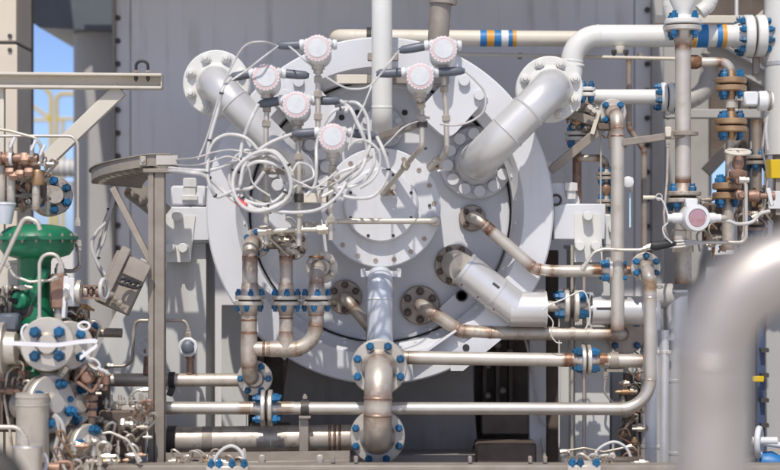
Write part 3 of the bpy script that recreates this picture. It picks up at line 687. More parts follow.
for px,r in((249,ra),(286,rb),(316,S(7.4,ym))):
    flange(T,P(px,301,ym),-Z,S(14.8,ym),.02,M['steel'],4,.78,S(3.2,ym),hub=r,hubl=.05,tint=.8,phase=R_(8))
flange(T,P(255,378,ym+.155),-Y,S(18,ym),.025,M['steel'],6,.78,S(3.6,ym),hub=ra,hubl=.02,phase=R_(0))
def riser(label,px,top,r,fl,nbolt,bm,ym=ym):
    T=thing('riser_pipe',label,'pipe',P(px,297,ym),'short risers above the manifold')
    pt=P(px,top,ym); 
    run(T,[P(px,296,ym),pt,Vector((pt.x+.01,ym+.17,pt.z+.0))],r,M['steel_b'],bend=2.1,tint=.8,seg=22)
    flange(T,P(px,299.5,ym),Z,S(14.8,ym),.02,M['steel'],4,.78,S(3.2,ym),hub=r,hubl=.06,tint=.8,phase=R_(8))
    part('gasket',MB().lathe([(0,0),(S(11),0),(S(11),.012),(0,.012)],P(px,301.2,ym),Z,24),M['gasket'],T)
    if fl: flange(T,Vector((pt.x+.02,ym+.185,pt.z+.0)),-Y,S(fl,ym),.025,M['steel'],nbolt,.76,S(3.2),M[bm],'nut',hub=r,hubl=.02)
    weld(T,P(px,286,ym),Z,r,M['steel_b'],1); weld(T,P(px,257,ym),Z,r,M['steel_b'],1)
    return T
riser('stained riser with blue bolts at its upper flange, leftmost of the three over the manifold',250,243,ra,15,6,'blue')
riser('stained middle riser of the three over the manifold, between the other two',286,245,rb,16,6,'brown')
riser('short bright riser with a round pale flange, rightmost of the three over the manifold',316.5,268,S(7.4,ym),16.5,6,'steel')
T=thing('header_pipe','level stained pipe running from the tall strut post to the manifold foot flange','pipe',P(170,380,-.25))
run(T,[P(96,380,-.27),P(243,380,-.27),P(255,378,-.27)],S(6.6,-.27),M['steel_b'],bend=1,tint=.5,weld=False)
for q in(172,): part('clamp',MB().lathe([(S(6.6,-.27),-.014),(S(8.2,-.27),-.014),(S(8.2,-.27),.014),(S(6.6,-.27),.014)],P(q,380,-.27),X,20),M['rubber'],T)
part('strap',MB().box(P(171,391,-.27),(.03,.03,.05),Matrix.Rotation(.4,3,'Y'),.004),M['dark'],T)
T=thing('vent_valve','small vent valve with a round white wheel on the level stained pipe','valve',P(189,374,-.27))
part('stem',MB().lathe([(0,0),(S(4.2),0),(S(3.6),S(6)),(S(3.6),S(14)),(S(4.6),S(15)),(S(4.6),S(23)),(0,S(23))],P(190,374,-.27),Z,12),M['rust'],T)
part('hand_wheel',MB().torus(P(188,347,-.33),Y,S(8),S(1.8),10,8),M['head'],T)
part('hub',MB().lathe([(0,-.02),(S(6),-.02),(S(6),.03),(S(3),.04),(0,.04)],P(188,347,-.33),-Y,16),M['shrink'],T)
for k in range(5):
    q=2*math.pi*k/5; part('spoke',MB().tube([P(188,347,-.33),P(188+8*math.cos(q),347+8*math.sin(q),-.33)],.006,8),M['head'],T)
tubing('bent brown tube from the vent valve around the white pedestal foot',pxs([(189,338),(188,325),(184,320.5),(136,320.5),(134,330),(132,362),(124,366),(105,366)],-.2),S(1.7),M['steel_b'],.05)

# ================================================================== TRANSMITTERS ON THEIR STEMS
def stem(T, pts, r, m=None, fit=(), name='stem'):
    path=smooth_path(pts,.035); part(name,MB().tube(path,r,12),m or M['steel'],T)
    for f in fit:
        i=min(int(f*(len(pts)-1)),len(pts)-2); fr=f*(len(pts)-1)-i; p=pts[i]+(pts[i+1]-pts[i])*fr; d=pts[i+1]-pts[i]
        part('union_nut',MB().lathe([(0,-.016),(r*1.35,-.016),(r*1.75,-.012),(r*1.75,.012),(r*1.35,.016),(0,.016)],p,d,6),M['steel_b'],T)
def transmitter(label, px, py, sl, sr, stempts, y=-.75, tilt=0.0, pink='pink', fits=(.15,.4,.8)):
    T=thing('transmitter',label,'transmitter',P(px,py+20,y),'white round transmitters above the cover')
    c=P(px,py,y); Rr=S(13.2,y)
    a=Vector((tilt,-1,.16)).normalized()
    part('housing',MB().lathe([(0,-.095),(Rr*.8,-.095),(Rr*1.0,-.075),(Rr*1.03,.03),(Rr*.7,.04),(0,.04)],c,a,28),M['head'],T)
    part('terminal_shoulder',MB().box(c+Vector((0,.03,Rr*.62)),(Rr*2.3,.09,Rr*.8),None,.014),M['head'],T)
    for s in(-1,1): part('entry_boss',MB().lathe([(0,0),(Rr*.4,0),(Rr*.4,.014),(Rr*.34,.02),(0,.02)],c+Vector((s*Rr*1.1,.03,Rr*.62)),X*s,16),M['head'],T)
    cap=part('cover_cap',MB().lathe([(0,.03),(Rr*1.0,.03),(Rr*1.04,.036),(Rr*1.04,.062),(Rr*.98,.07),(Rr*.72,.074),(Rr*.7,.068),(0,.068)],c,a,32),M['head'],T)
    mb=MB(); u,w=perp(a)
    for k in range(22):
        q=2*math.pi*k/22; d=u*math.cos(q)+w*math.sin(q); tn=a.cross(d)
        mb.box(c+a*.064+d*Rr*.97,(Rr*.14,Rr*.17,.016),Matrix((d,tn,a)).transposed(),.002)
    part('grip_ring',mb,M['head'],cap)
    part('dial_ring',MB().lathe([(Rr*.76,.0735),(Rr*.85,.0742),(Rr*1.0,.0705),(Rr*1.0,.069),(Rr*.76,.070)],c,a,32),M[pink],cap)
    part('window',MB().lathe([(0,.069),(Rr*.76,.069),(Rr*.76,.075),(Rr*.72,.077),(0,.078)],c,a,28),M['dial'],cap)
    part('neck',MB().lathe([(0,0),(Rr*.5,0),(Rr*.5,Rr*.5),(Rr*.36,Rr*.55),(Rr*.36,Rr*.8),(0,Rr*.8)],c-Z*Rr*.8+Y*.02,-Z,16),M['steel_b'],T)
    for side,s in((-1,sl),(1,sr)):
        if not s: continue
        p0=c+Vector((side*Rr*1.2,.03,Rr*.62)); p1=P(s[0],s[1],y+.03); r0=S(4.7,y)
        part('cable_sleeve',MB().tube([p0,p0+(p1-p0)*.15,p0+(p1-p0)*.55,p0+(p1-p0)*.85+Z*.002,p1],[r0*.9,r0,r0*.98,r0*.9,r0*.5],14),M['shrink'],T)
    if stempts:
        stem(T,[c-Z*Rr*1.4+Y*.02]+stempts,S(2.7,y),fit=fits)
    return T
Yt=-.75
transmitter('white round transmitter topmost of the left cluster, just left of the white drop pipe',318,52,(277,46),None,pxs([(318,100),(318,128)],Yt+.02))
transmitter('white round transmitter leftmost of the cluster, in front of the left big pipe',267,81,(230,78),(309,76),pxs([(266,130),(266,244)],Yt+.06),y=-.70)
transmitter('white round transmitter in the middle of the left cluster, right below the topmost one',297,108,(258,105),(341,101),pxs([(299,165),(299,246)],Yt+.02),y=-.73)
transmitter('white round transmitter lowest of the cluster, with a pink rim, above the cover',333,140,(292,134),(377,137),pxs([(331,190),(331,240)],Yt),y=-.8)
transmitter('white round transmitter to the right of the white drop pipe, lower of that pair',420,80,(376,74),(465,71),pxs([(422,112),(422,146),(382,194,-.22)],Yt+.1),y=-.7)
transmitter('white round transmitter nearest the banded cream pipe, upper of the right pair',443,53,(399,51),None,pxs([(446,110),(447,152),(430,168,-.2)],Yt+.15),y=-.64)
# brackets and impulse pipes tying the stems together
T=thing('stem_bracket','cream block bracket clamped between two transmitter stems beside the coil','bracket',P(312,199,-.7))
part('block',MB().box(P(314,198,-.72),(S(24),.03,S(9)),None,.003),M['cream'],T)
for q in(299,331): part('clamp',MB().lathe([(S(2.8),-.02),(S(4.6),-.02),(S(4.6),.02),(S(2.8),.02)],P(q,198,-.73),Z,14),M['dark'],T)
T=thing('stem_bracket','narrow grey flat-bar bracket under the lowest transmitter, above the coil','bracket',P(295,170,-.7))
part('bar',MB().bar(P(262,171,-.69),P(304,172,-.71),.012,S(6)),M['galv'],T)
part('clamp',MB().lathe([(S(2.8),-.014),(S(4.8),-.014),(S(4.8),.014),(S(2.8),.014)],P(266,171,-.69),Z,14),M['galv'],T)
tubing('level pale impulse pipe crossing the front of the cover',pxs([(331,222,-.72),(334,221),(435,221),(435,221,-.16)],-.42),S(3.2,-.4),M['steel'],.03)
T=tubing('short level pipe with hex unions linking two transmitter stems above the risers',pxs([(258,231),(331,229)],-.71),S(2.8,-.7),M['steel'],.02)
for q in(268,299,322): part('union_nut',MB().lathe([(0,-.018),(S(4.6),-.018),(S(4.6),.018),(0,.018)],P(q,230,-.71),X,6),M['steel_b'],T)
for q in range(6): part('spring_coil',MB().torus(P(304+q*3.2,226,-.68),X,S(3.4),S(.9),14,6),M['steel_b'],T)
T=thing('clamp_bracket','flat steel clamp bar fixed to the stem of the right lower transmitter','bracket',P(410,128,-.6))
part('bar',MB().bar(P(380,137,-.3),P(424,122,-.62),.03,S(7),bevel=.003),M['galv'],T)
part('clamp',MB().lathe([(S(2.8),-.016),(S(5.2),-.016),(S(5.2),.016),(S(2.8),.016)],P(422,124,-.64),Z,14),M['dark'],T)
part('bolt',MB().tube([P(416,116,-.64),P(430,118,-.64)],.006,8),M['steel'],T)
for lab,a,b in(('brown valve fitting where the lower-right transmitter line meets the cover',(392,186),(382,196)),('brown valve fitting at the end of the upper-right transmitter line',(437,160),(428,171))):
    T=thing('needle_valve',lab,'valve',P(b[0],b[1],-.2)); pa=P(a[0],a[1],-.26); pb=P(b[0],b[1],-.15)
    part('body',MB().lathe([(0,0),(S(4.4),0),(S(4.4),.03),(S(3.4),.034),(S(3.4),.05),(S(4.8),.054),(S(4.8),.085),(0,.086)],pa,pb-pa,6),M['steel_b'],T)
    part('stem',MB().tube([pa+(pb-pa)*.3,pa+(pb-pa)*.3+Vector((.03,-.03,-.035))],.007,8),M['brass'],T)
    part('handle',MB().tube([pa+(pb-pa)*.3+Vector((.015,-.035,-.04)),pa+(pb-pa)*.3+Vector((.05,-.035,-.03))],.006,8),M['head'],T)

# ---- cables and coil
yc=-.82
def coil():
    T=thing('cable_coil','white cable coiled in wide loops with black ties, in front of the left nozzle pipe','cable',P(262,212,yc))
    spec=[(262,181,29,30,0),(265,186,27,24,-.25),(258,178,30,27,.3),(264,183,24,27,.1),(268,178,25,29,-.5)]
    for k,(cx,cy,rx,ry,ti) in enumerate(spec):
        y=yc+.03*k-.03; pts=[]
        for t in [2*math.pi*j/48 for j in range(49)]:
            ex=rx*math.cos(t)+1.8*math.sin(2*t+k*1.3); ey=ry*math.sin(t)+1.6*math.cos(3*t+k*2.1)
            pts.append(P(cx+ex*math.cos(ti)-ey*math.sin(ti),cy+ex*math.sin(ti)+ey*math.cos(ti),y+.015*math.sin(2*t+k)))
        part('loop',MB().tube(pts,S(1.9,yc),9),M['cable'],T)
    for q in (25,75,140,200,330):
        p=P(262+28*math.cos(R_(q)),181+29*math.sin(R_(q)),yc)
        d=Vector((-math.sin(R_(q)),0,-math.cos(R_(q))))
        part('cable_tie',MB().lathe([(S(3.8),-.005),(S(4.6),-.005),(S(4.6),.005),(S(3.8),.005)],p,d,12),M['rubber'],T)
    part('marker_tape',MB().tube(pxs([(237,200),(241,204),(246,206)],yc-.02),S(3.4,yc),12),M['red'],T)
coil()
G='white instrument cables around the transmitters'
def cb(label,pts,y=yc,r=2.3,m='cable',ties=()): return cable(label,pxs([(q[0]+random.uniform(-1.2,1.2)*(0<i<len(pts)-1),q[1]+random.uniform(-1.2,1.2)*(0<i<len(pts)-1),(q[2] if len(q)>2 else y)+random.uniform(-.02,.02)) for i,q in enumerate(pts)],y),S(r*.8,y),M[m],ties,G)
cb('thin grey cable arching from the topmost transmitter sleeve down to the coil',[(278,46,-.72),(262,41),(246,46),(232,66),(221,92),(208,135),(198,160)],r=1.3,m='cableg')
cb('white cable dropping from the leftmost transmitter sleeve to the trunk bundle',[(231,78,-.7),(223,90),(218,108),(209,140),(205,172)],r=2.1,ties=(.35,.8))
cb('thin pale cable from the topmost sleeve crossing to the leftmost sleeve',[(278,46,-.72),(262,58),(246,70),(232,80)],r=1.3)
cb('thin short cable sagging from the topmost sleeve behind its transmitter',[(286,44,-.7),(296,52),(306,61),(316,66,-.65)],r=1.2)
cb('white cable running from the middle transmitter sleeve steeply down to the coil',[(258,105,-.72),(252,118),(244,140),(239,160),(235,185)],r=2.4)
cb('white cable sweeping from the lowest transmitter sleeve left to the coil',[(292,134,-.78),(272,142),(254,154),(244,166),(240,185)],r=2.3,ties=(.55,))
cb('white cable arching over the coil from the trunk bundle',[(207,172),(211,146),(226,134),(243,138),(258,148),(262,160)],r=2.2)
cb('white trunk cable running level from the tray into the top of the coil',[(168,168,-.5),(190,170),(212,171),(232,164),(252,156),(272,152),(288,165)],r=2.4,ties=(.3,.6))
cb('second white trunk cable from the tray dipping under the coil',[(168,171,-.5),(188,173),(206,177),(222,190),(240,204),(262,211),(284,202)],r=2.6,ties=(.4,))
cb('thin brown-grey wire stretched from the tray over the trunk cables',[(170,160,-.45),(196,157),(216,151),(236,150),(262,158),(275,172)],r=1.1,m='cableg')
cb('loop of white cable hanging left below the coil',[(207,174),(210,188),(218,196),(227,194),(236,190),(252,188),(264,172)],r=2.2,ties=(.3,))
cb('white cable passing level under the coil towards the cover',[(262,208),(280,212),(302,213),(322,209),(338,197),(346,182)],r=2.2)
cb('white cable leaving the middle transmitter sleeve over to the cover',[(341,101,-.72),(350,108),(357,120),(362,134),(366,150),(360,170),(346,182)],r=2.3)
cb('white cable arching up left of the lowest transmitter',[(306,196),(314,184),(317,166),(317,146),(322,128),(332,112),(345,107),(346,112)],r=2.2,ties=(.8,))
cb('white cable falling from the lowest transmitter sleeve in a wide loop before the cover',[(377,137,-.78),(384,150),(388,168),(384,184),(372,196),(356,199),(340,195),(334,186)],r=2.3,ties=(.3,))
cb('thin cable from the right upper sleeve looping left past the drop pipe',[(399,51,-.62),(392,60),(380,76),(368,86),(352,89),(338,85),(326,77)],r=1.3,m='cable')
cb('thin cable from the right pair dropping straight beside the drop pipe',[(376,74,-.68),(370,88),(364,104),(356,122),(348,150)],r=1.2,m='cable')
cb('white cable curling behind the lowest transmitter down to the stem bracket',[(342,102,-.72),(358,104),(368,116),(370,132),(368,150),(358,164),(342,172),(333,178)],r=2.2)
cb('white cable bundle strand hanging in an arc left of the cover',[(374,152),(374,166),(366,178),(352,186),(338,188),(322,197)],r=2.1)
cb('grey cable loop from the right lower transmitter hanging before the nozzle plate',[(465,71,-.68),(477,80),(485,94),(483,110),(470,122),(455,126),(440,124)],y=-.68,r=1.4,m='cableg')
cb('thin grey wire slanting from the clamp bar down to the cover loop',[(422,120,-.66),(404,128),(390,142),(372,158),(352,172),(338,184)],y=-.74,r=1.1,m='cableg')
cb('thin white cable lying across the two transmitter stems below the lowest one',[(290,178),(302,185),(314,187),(328,180),(338,170)],r=1.3)

# ================================================================== CABLE TRAY AND STRUT POST
T=thing('cable_tray','galvanised curved cable tray on top of the tall strut post','tray',P(130,172,-.3))
def traypath(w):     # horizontal bend, dropping slightly towards the back
    base=P(172,160,-.52); xc=P(150,0,-.5).x; R0=.32
    o=[Vector((base.x,-.52+w,base.z-w*.10)),Vector((xc,-.52+w,base.z-w*.10))]
    for k in range(1,11):
        q=R_(90*k/10); rad=R0-w
        y=-.52+R0-rad*math.cos(q); o.append(Vector((xc-rad*math.sin(q),y,base.z-.075*(k/10)-w*.10)))
    return o
for w in(0,.24):
    pp=traypath(w)
    mb=MB()
    for i in range(len(pp)-1): mb.bar(pp[i],pp[i+1]+(pp[i+1]-pp[i])*.02,.006,S(11))
    part('side_rail',mb,M['galv'],T)
    mb=MB()
    for i in range(len(pp)-1): mb.bar(pp[i]+Z*S(5.6),pp[i+1]+Z*S(5.6)+(pp[i+1]-pp[i])*.02,.03,.005)
    part('rail_lip',mb,M['galv'],T)
p0,p1=traypath(0),traypath(.24)
for i in range(len(p0)):
    part('rung',MB().bar(p0[i]-Z*.02,p1[i]-Z*.02,.03,.014),M['galv'],T)
part('splice_plate',MB().box(P(143,161,-.53),(.03,.014,S(9)),None,.003),M['steel_b'],T)
inst('bolt',bolt_mesh(.01,M['steel']),T,P(143,161,-.535),-Y)
part('end_lip',MB().box(P(167,160,-.54),(S(20),.006,S(9))),M['steel'],T)
T=thing('tray_drop','galvanised tray section slanting down behind the strut post','tray',P(150,200,-.1))
part('side_rail',MB().bar(P(127,178,-.12),P(168,212,-.12),.006,S(11)),M['galv'],T)
part('side_rail',MB().bar(P(124,190,.05),P(160,218,.05),.006,S(9)),M['galv'],T)
for k in range(5): part('rung',MB().bar(P(130+k*8,186+k*6.5,-.12),P(127+k*8,192+k*6.5,.05),.03,.012),M['galv'],T)
T=thing('strut_post','tall galvanised strut post carrying the cable tray','post',P(157,470,-.5))
ztop=P(0,169,-.5).z; xc=P(157,0,-.5).x; hw=S(8,-.5)
part('channel_web',MB().box((xc,-.47,(ztop+DECK)/2),(hw*2,.012,ztop-DECK)),M['galv'],T)
for s in(-1,1): part('channel_side',MB().box((xc+s*(hw-.004),-.503,(ztop+DECK)/2),(.008,.055,ztop-DECK),None,.002),M['galv'],T)
for s,ww in((-1,.0265),(1,.0475)): part('channel_lip',MB().box((xc+s*(hw-ww/2),-.533+(.008 if s>0 else 0),(ztop+DECK)/2),(ww,.012,ztop-DECK),None,.003),M['galv'],T)
part('head_bracket',MB().box(P(158,171,-.5),(S(26),.1,.02),None,.003),M['galv'],T)
part('brace',MB().bar(P(113,188,-.4),P(151,262,-.48),.03,S(7.5),up=Y,bevel=.002),M['galv'],T)
part('base_plate',MB().box((xc,-.5,DECK+.025),(.2,.14,.016),None,.003),M['galv'],T)
T=thing('cable_bundle','thin pale cables hanging in a loop beside the grey vessel below the tray','cable',P(100,285,-.1))
for k,pl in enumerate(([(117,186),(112,205),(106,222),(97,232),(92,245),(97,262),(110,282)],[(116,188),(111,208),(107,224),(104,240),(97,258),(102,274),(112,286)],[(115,188),(110,206),(104,222),(100,240),(97,256),(100,270),(108,284)])):
    part('jacket',MB().tube(spline(pxs(pl,-.2+.02*k)),S([1.7,1.5,1.2][k]),8),M['cable' if k<2 else 'cableg'],T)
for q in((97,258),(110,209)): part('cable_tie',MB().lathe([(S(2.4),-.005),(S(3.2),-.005),(S(3.2),.005),(S(2.4),.005)],P(q[0],q[1],-.18),Z,10),M['rubber'],T)

# ================================================================== LEFT VALVE CLUSTER
ya=-.75
T=thing('diaphragm_actuator','green diaphragm valve actuator with a domed cap and yoke','actuator',P(37,370,ya))
ca=P(37,237,ya)
def s_(n): return S(n,ya)
part('upper_dome',MB().lathe([(0,s_(13)),(s_(14),s_(12.6)),(s_(28),s_(10)),(s_(35),s_(5)),(s_(37),s_(1)),(s_(41),s_(.8)),(s_(41),-s_(.8)),(0,-s_(.8))],ca,Z,56),M['green'],T)
part('lower_dome',MB().lathe([(0,-s_(1)),(s_(41),-s_(1)),(s_(41),-s_(2.6)),(s_(37),-s_(3)),(s_(36.5),-s_(12)),(s_(32),-s_(18)),(s_(22),-s_(21)),(0,-s_(21))],ca,Z,56),M['green'],T)
for k in range(18):
    q=2*math.pi*k/18; inst('bolt',bolt_mesh(s_(1.5),M['galv']),T,ca+Vector((s_(39)*math.cos(q),s_(39)*math.sin(q),s_(.8))),Z); inst('bolt',bolt_mesh(s_(1.5),M['galv']),T,ca+Vector((s_(39)*math.cos(q),s_(39)*math.sin(q),-s_(2.6))),-Z)
part('yoke_column',MB().lathe([(0,0),(s_(19),0),(s_(16),-s_(5)),(s_(15),-s_(46)),(s_(19),-s_(60)),(s_(19),-s_(74)),(s_(16),-s_(84)),(s_(15),-s_(110)),(s_(20),-s_(116)),(s_(20),-s_(122)),(0,-s_(122))],P(35,256,ya),Z,28),M['green'],T)
part('yoke_boss',MB().lathe([(0,0),(s_(9),0),(s_(9),.09),(s_(7),.1),(0,.1)],P(31,300,ya-.02),Vector((-.5,-1,0)),24),M['green'],T)
part('yoke_arm',MB().bar(P(22,318,ya-.06),P(46,268,ya-.07),.05,s_(9),up=Y,bevel=.01),M['green'],T)
part('vent_pipe',MB().tube(smooth_path(pxs([(-10,290),(22,222),(26,217),(38,222),(40,230)],ya-.25),.03),s_(2.3),10),M['steel'],T)
tubing('pale u-shaped tube standing in front of the green yoke',pxs([(39.5,326),(39.5,262),(44,254),(56,254),(61,262),(61,272)],ya-.22),S(1.8,ya),M['steel'],.06)
tubing('long slim tube bending over and down in front of the grey vessel',pxs([(-15,136),(72,136),(78,143),(78,226)],-.55),S(1.5),M['steel'],.04)
tubing('slim tube with a fitting beside the green dome rim',pxs([(78,240),(80,266),(74,271),(55,271)],-.6),S(2),M['steel_b'],.03)
# rusty fitting manifold at the upper left
T=thing('fitting_manifold','rusty copper-coloured manifold of valves and hex fittings above the green dome','manifold',P(20,200,-.8))
ym_=-.85
def hexrod(n,a,b,r,m='rust',seg=6): part(n,MB().lathe([(0,0),(S(r)*.9,0),(S(r),.006),(S(r),max(.008,(b-a).length-.006)),(S(r)*.9,(b-a).length),(0,(b-a).length)],a,b-a,seg),M[m],T)
hexrod('header',P(-15,158,ym_),P(33,158,ym_),4.2,'rust',14)
for px,r in((-2,7),(9,6.5),(24,5.5),(34,5)): hexrod('union_nut',P(px-3,158,ym_),P(px+4,158,ym_),r)
hexrod('steel_ring',P(10,158,ym_),P(13,158,ym_),7.5,'head',20)
for px,py0,py1,r,mm in((2,165,205,3.5,'steel_b'),(11,168,202,4,'steel'),(20,164,176,3,'rust'),(38,170,185,6,'brass'),(36,183,210,3.6,'steel_b'),(42,158,166,3,'head')):
    hexrod('leg',P(px,py0,ym_+.03),P(px,py1,ym_+.03),r,mm,12)
for px,py in((10,172),(20,174),(14,176),(25,160),(29,172)): hexrod('elbow_block',P(px-4,py,ym_-.01),P(px+4,py,ym_-.01),4.2,'rust')
for px,py in((32,145),(41,150),(11,142)):
    hexrod('valve_stem',P(px,py+12,ym_-.02),P(px,py,ym_-.02),2,'bright',10); 
    part('lever',MB().bar(P(px-1,py+6,ym_-.04),P(px+4,py-5,ym_-.04),.012,S(3),bevel=.003),M['head'],T)
hexrod('spindle',P(33,163,ym_),P(54,164,ym_),1.6,'bright',10)
for q in (46,): hexrod('disc',P(q-1.5,163,ym_),P(q,163,ym_),6,'bright',20)
part('block',MB().box(P(20,166,ym_+.08),(S(36),.06,S(12)),None,.006),M['rust'],T)
T=thing('vent_cup','pale teal cup-shaped vent at the left edge above the green dome','vent',P(5,222,-.8))
part('cup',MB().lathe([(0,0),(S(6),0),(S(9),S(14)),(S(9.6),S(20)),(S(8.6),S(20)),(S(8),S(14)),(0,S(2))],P(5,224,-.85),Z,28),M['pale'],T)
part('rim',MB().torus(P(5,204,-.85),Z,S(9.2),S(.9),28,8),M['head'],T)
# flanged valve behind the dome with blue bolts
for lab,cx,cy,R,y in(('stained flange with blue bolts behind the green dome, nearer the manifold',22,190,19,-.45),('stained flange with blue bolts next to the grey vessel behind the dome',52,196,19,-.35)):
    T=thing('valve_flange',lab,'flange',P(cx,cy+20,y),'stained flanges behind the green dome')
    ax=Vector((.35,-.93,.05)); flange(T,P(cx,cy,y),ax,S(R),.04,M['steel_b'],6,.74,S(4.4),hub=S(8),hubl=.04)
    flange(T,P(cx,cy,y)-ax*.06,-ax,S(R),.04,M['steel_b'],6,.74,S(4.4),hub=S(8))
    part('body',MB().tube([P(cx,cy,y)-ax*.1,P(cx,cy,y)-ax*.4],S(10),20),M['steel_b'],T)
    part('gasket',MB().lathe([(0,0),(S(R)*.7,0),(S(R)*.7,.05),(0,.05)],P(cx,cy,y)-ax*.055,ax,20),M['gasket'],T)
T=thing('black_hose','black hose looped beside the grey vessel behind the dome','hose',P(62,200,-.3))
part('hose',MB().tube(spline(pxs([(45,198),(52,193),(60,192),(64,197),(62,205),(64,212)],-.3)),.011,10),M['rubber'],T)
part('clip',MB().torus(P(60,192,-.3),X,.014,.004,12,6),M['galv'],T)
# positioner and coupling stack right of the yoke
T=thing('positioner','rusty positioner block with a round pale hub beside the green yoke','positioner',P(62,318,-.75))
part('block',MB().box(P(59,291,-.8),(S(13),.09,S(32)),None,.008),M['rust'],T)
part('neck',MB().lathe([(0,0),(S(4),0),(S(4),S(8)),(S(2.5),S(10)),(0,S(10))],P(60,274,-.8),Z,12),M['steel'],T)
part('foot',MB().lathe([(0,0),(S(4),0),(S(5),-S(6)),(S(3),-S(14)),(0,-S(14))],P(59,308,-.8),Z,12),M['steel'],T)
part('plate',MB().bar(P(67,276,-.82),P(64,318,-.82),.05,S(4),up=X,bevel=.003),M['ribbon'],T)
part('hub',MB().lathe([(0,0),(S(12),0),(S(12),.02),(S(9),.022),(S(9),.045),(S(11),.047),(S(11),.065),(S(6),.07),(0,.07)],P(67,292,-.8),X,28),M['steel'],T)
part('bracket',MB().box(P(71,292,-.84),(.03,.02,S(26)),None,.003),M['head'],T)
T=thing('coupling_shaft','rusty coupling between the positioner hub and the tilted tray box','coupling',P(92,300,-.78))
for x0,x1,r,mm in((79,84,4,'rust'),(84,88,6,'steel_b'),(88,101,2.6,'brown'),(90,93,5,'rust'),(96,100,5.5,'rust'),(100,104,4.5,'steel_b')): hexrod('sleeve',P(x0,291.5,-.78),P(x1,291.5,-.78),r,mm,14)
for q in(286,298): part('tie_bar',MB().bar(P(84,q,-.8),P(102,q,-.8),.02,S(1.8)),M['rust'],T)
part('end_ring',MB().torus(P(104,289,-.8),Vector((1,-.25,0)),S(9),S(1.9),20,8,),M['cable'],T)
# tilted tray box with loose cover
T=thing('junction_box','tilted brown-grey cable box with a lid and black loops, left of the strut post','box',P(125,310,-.5))
Rt=Matrix.Rotation(R_(24),3,'Y')@Matrix.Rotation(R_(-8),3,'X')
cb_=P(123,283,-.55)
part('tray_body',MB().box(cb_,(S(34),.10,S(52)),Rt,.006),M['galv'],T)
part('lid',MB().box(cb_+Rt@Vector((-S(9),-.065,S(3))),(S(9),.025,S(56)),Rt,.004),M['galv'],T)
part('lid',MB().box(cb_+Rt@Vector((S(8),-.062,S(16))),(S(22),.016,S(18)),Rt,.004),M['galv'],T)
for k in range(3): part('strap_loop',MB().torus(P(125+k*5,282+k*1.5,-.66),Vector((.4,-.7,.5)),S(6),S(1.5),20,8,(1,.55)),M['rubber'],T)
for k in range(4): part('fitting',MB().lathe([(0,0),(S(2.5),0),(S(2.5),S(4)),(S(1.8),S(5)),(0,S(5))],P(110+k*4,296+k*4,-.65),Vector((.6,-.6,.5)),8),M['steel_b'],T)
# bonnet flanges with white ribbon
T=thing('control_valve','control valve body with large blue bolts and a white ribbon tied across','valve',P(48,372,-.95))
yv=-.95
flange(T,P(48,344,yv),Vector((.12,-1,.05)),S(27,yv),.05,M['steel'],4,.62,S(6.0,yv),hub=S(8),hubl=.02,phase=R_(45))
flange(T,P(68,345,yv+.14),Vector((.25,-1,0)),S(25,yv),.05,M['steel'],4,.66,S(5.2,yv),phase=R_(45))
part('bonnet',MB().lathe([(0,-S(36)),(S(14),-S(36)),(S(14),-S(24)),(S(19),-S(20)),(S(19),S(10)),(S(12),S(22)),(0,S(22))],P(54,346,yv+.16),Z,28),M['steel_b'],T)
part('body_pipe',MB().tube(pxs([(-10,346),(26,345)],yv),S(4),16),M['steel'],T)
part('inlet_flange',MB().lathe([(0,0),(S(23),0),(S(23),.05),(S(15),.055),(S(14),.1),(0,.1)],P(-6,348,yv-.02),X,32),M['steel'],T)
T=thing('ribbon_strap','white plastic ribbon wrapped round the blue-bolted control valve','ribbon',P(50,350,-1.05))
mb=MB(); rp_=spline(pxs([(6,343),(30,344),(55,345),(78,342),(95,341),(97,345),(88,352),(80,358)],-1.08),6)
hh=S(2.1,-1); n_=len(rp_)
mb.add([p+Vector((0,dy,dz)) for p in rp_ for dy,dz in((-.0015,-hh),(-.0015,hh),(.0015,hh),(.0015,-hh))],[[i*4+k,i*4+(k+1)%4,i*4+4+(k+1)%4,i*4+4+k] for i in range(n_-1) for k in range(4)]+[[0,1,2,3],[n_*4-4,n_*4-3,n_*4-2,n_*4-1]])
part('band',mb,M['ribbon'],T)
part('loose_end',MB().torus(P(84,326,-1.0),Vector((0,-1,.2)),S(5),S(1.2),18,6,(1,.7)),M['ribbon'],T)
part('loose_end',MB().torus(P(27,333,-1.0),Vector((0.3,-1,.1)),S(6),S(1.2),18,6,(.8,1.2)),M['ribbon'],T)
# chains
def chain(label,pts,r,m,y,name='chain'):
    T=thing(name,label,'chain',P(pts[-1][0],pts[-1][1],y),'short chains at the lower left'); path=pxs(pts,y)
    tot=spline(path,6); acc=[tot[0]]; 
    for p in tot:
        if (p-acc[-1]).length>r*2.6: acc.append(p)
    for i in range(len(acc)-1):
        d=(acc[i+1]-acc[i]).normalized(); n=(Y if i%2 else d.cross(Y).normalized())
        n=(n-d*n.dot(d)).normalized(); u=d; w=n.cross(u)
        c=(acc[i]+acc[i+1])/2; ring=[c+u*math.cos(t)*r*1.75+w*math.sin(t)*r for t in [2*math.pi*k/16 for k in range(17)]]
        part('link',MB().tube(ring,r*.34,7,cap=False),M[m],T)
chain('pale chain slanting down from the ribbon-wrapped valve',[(84,352),(92,362),(102,370),(116,378)],S(3.4),'cable',-.95)
chain('pale chain looped at the bottom left beside the lower flange',[(72,474),(78,455),(86,452),(98,462),(110,476)],S(3.2),'cable',-.98)
T=thing('yoke_clevis','rusty diamond-shaped clevis linkage below the pale chain','linkage',P(90,398,-.85))
dia=[(90,363),(104,374),(93,392),(75,380),(90,363)]
for i in range(4): part('arm',MB().bar(P(*dia[i],-.88),P(*dia[i+1],-.88),S(3.2),.04,up=Y,bevel=.004),M['rust'],T)
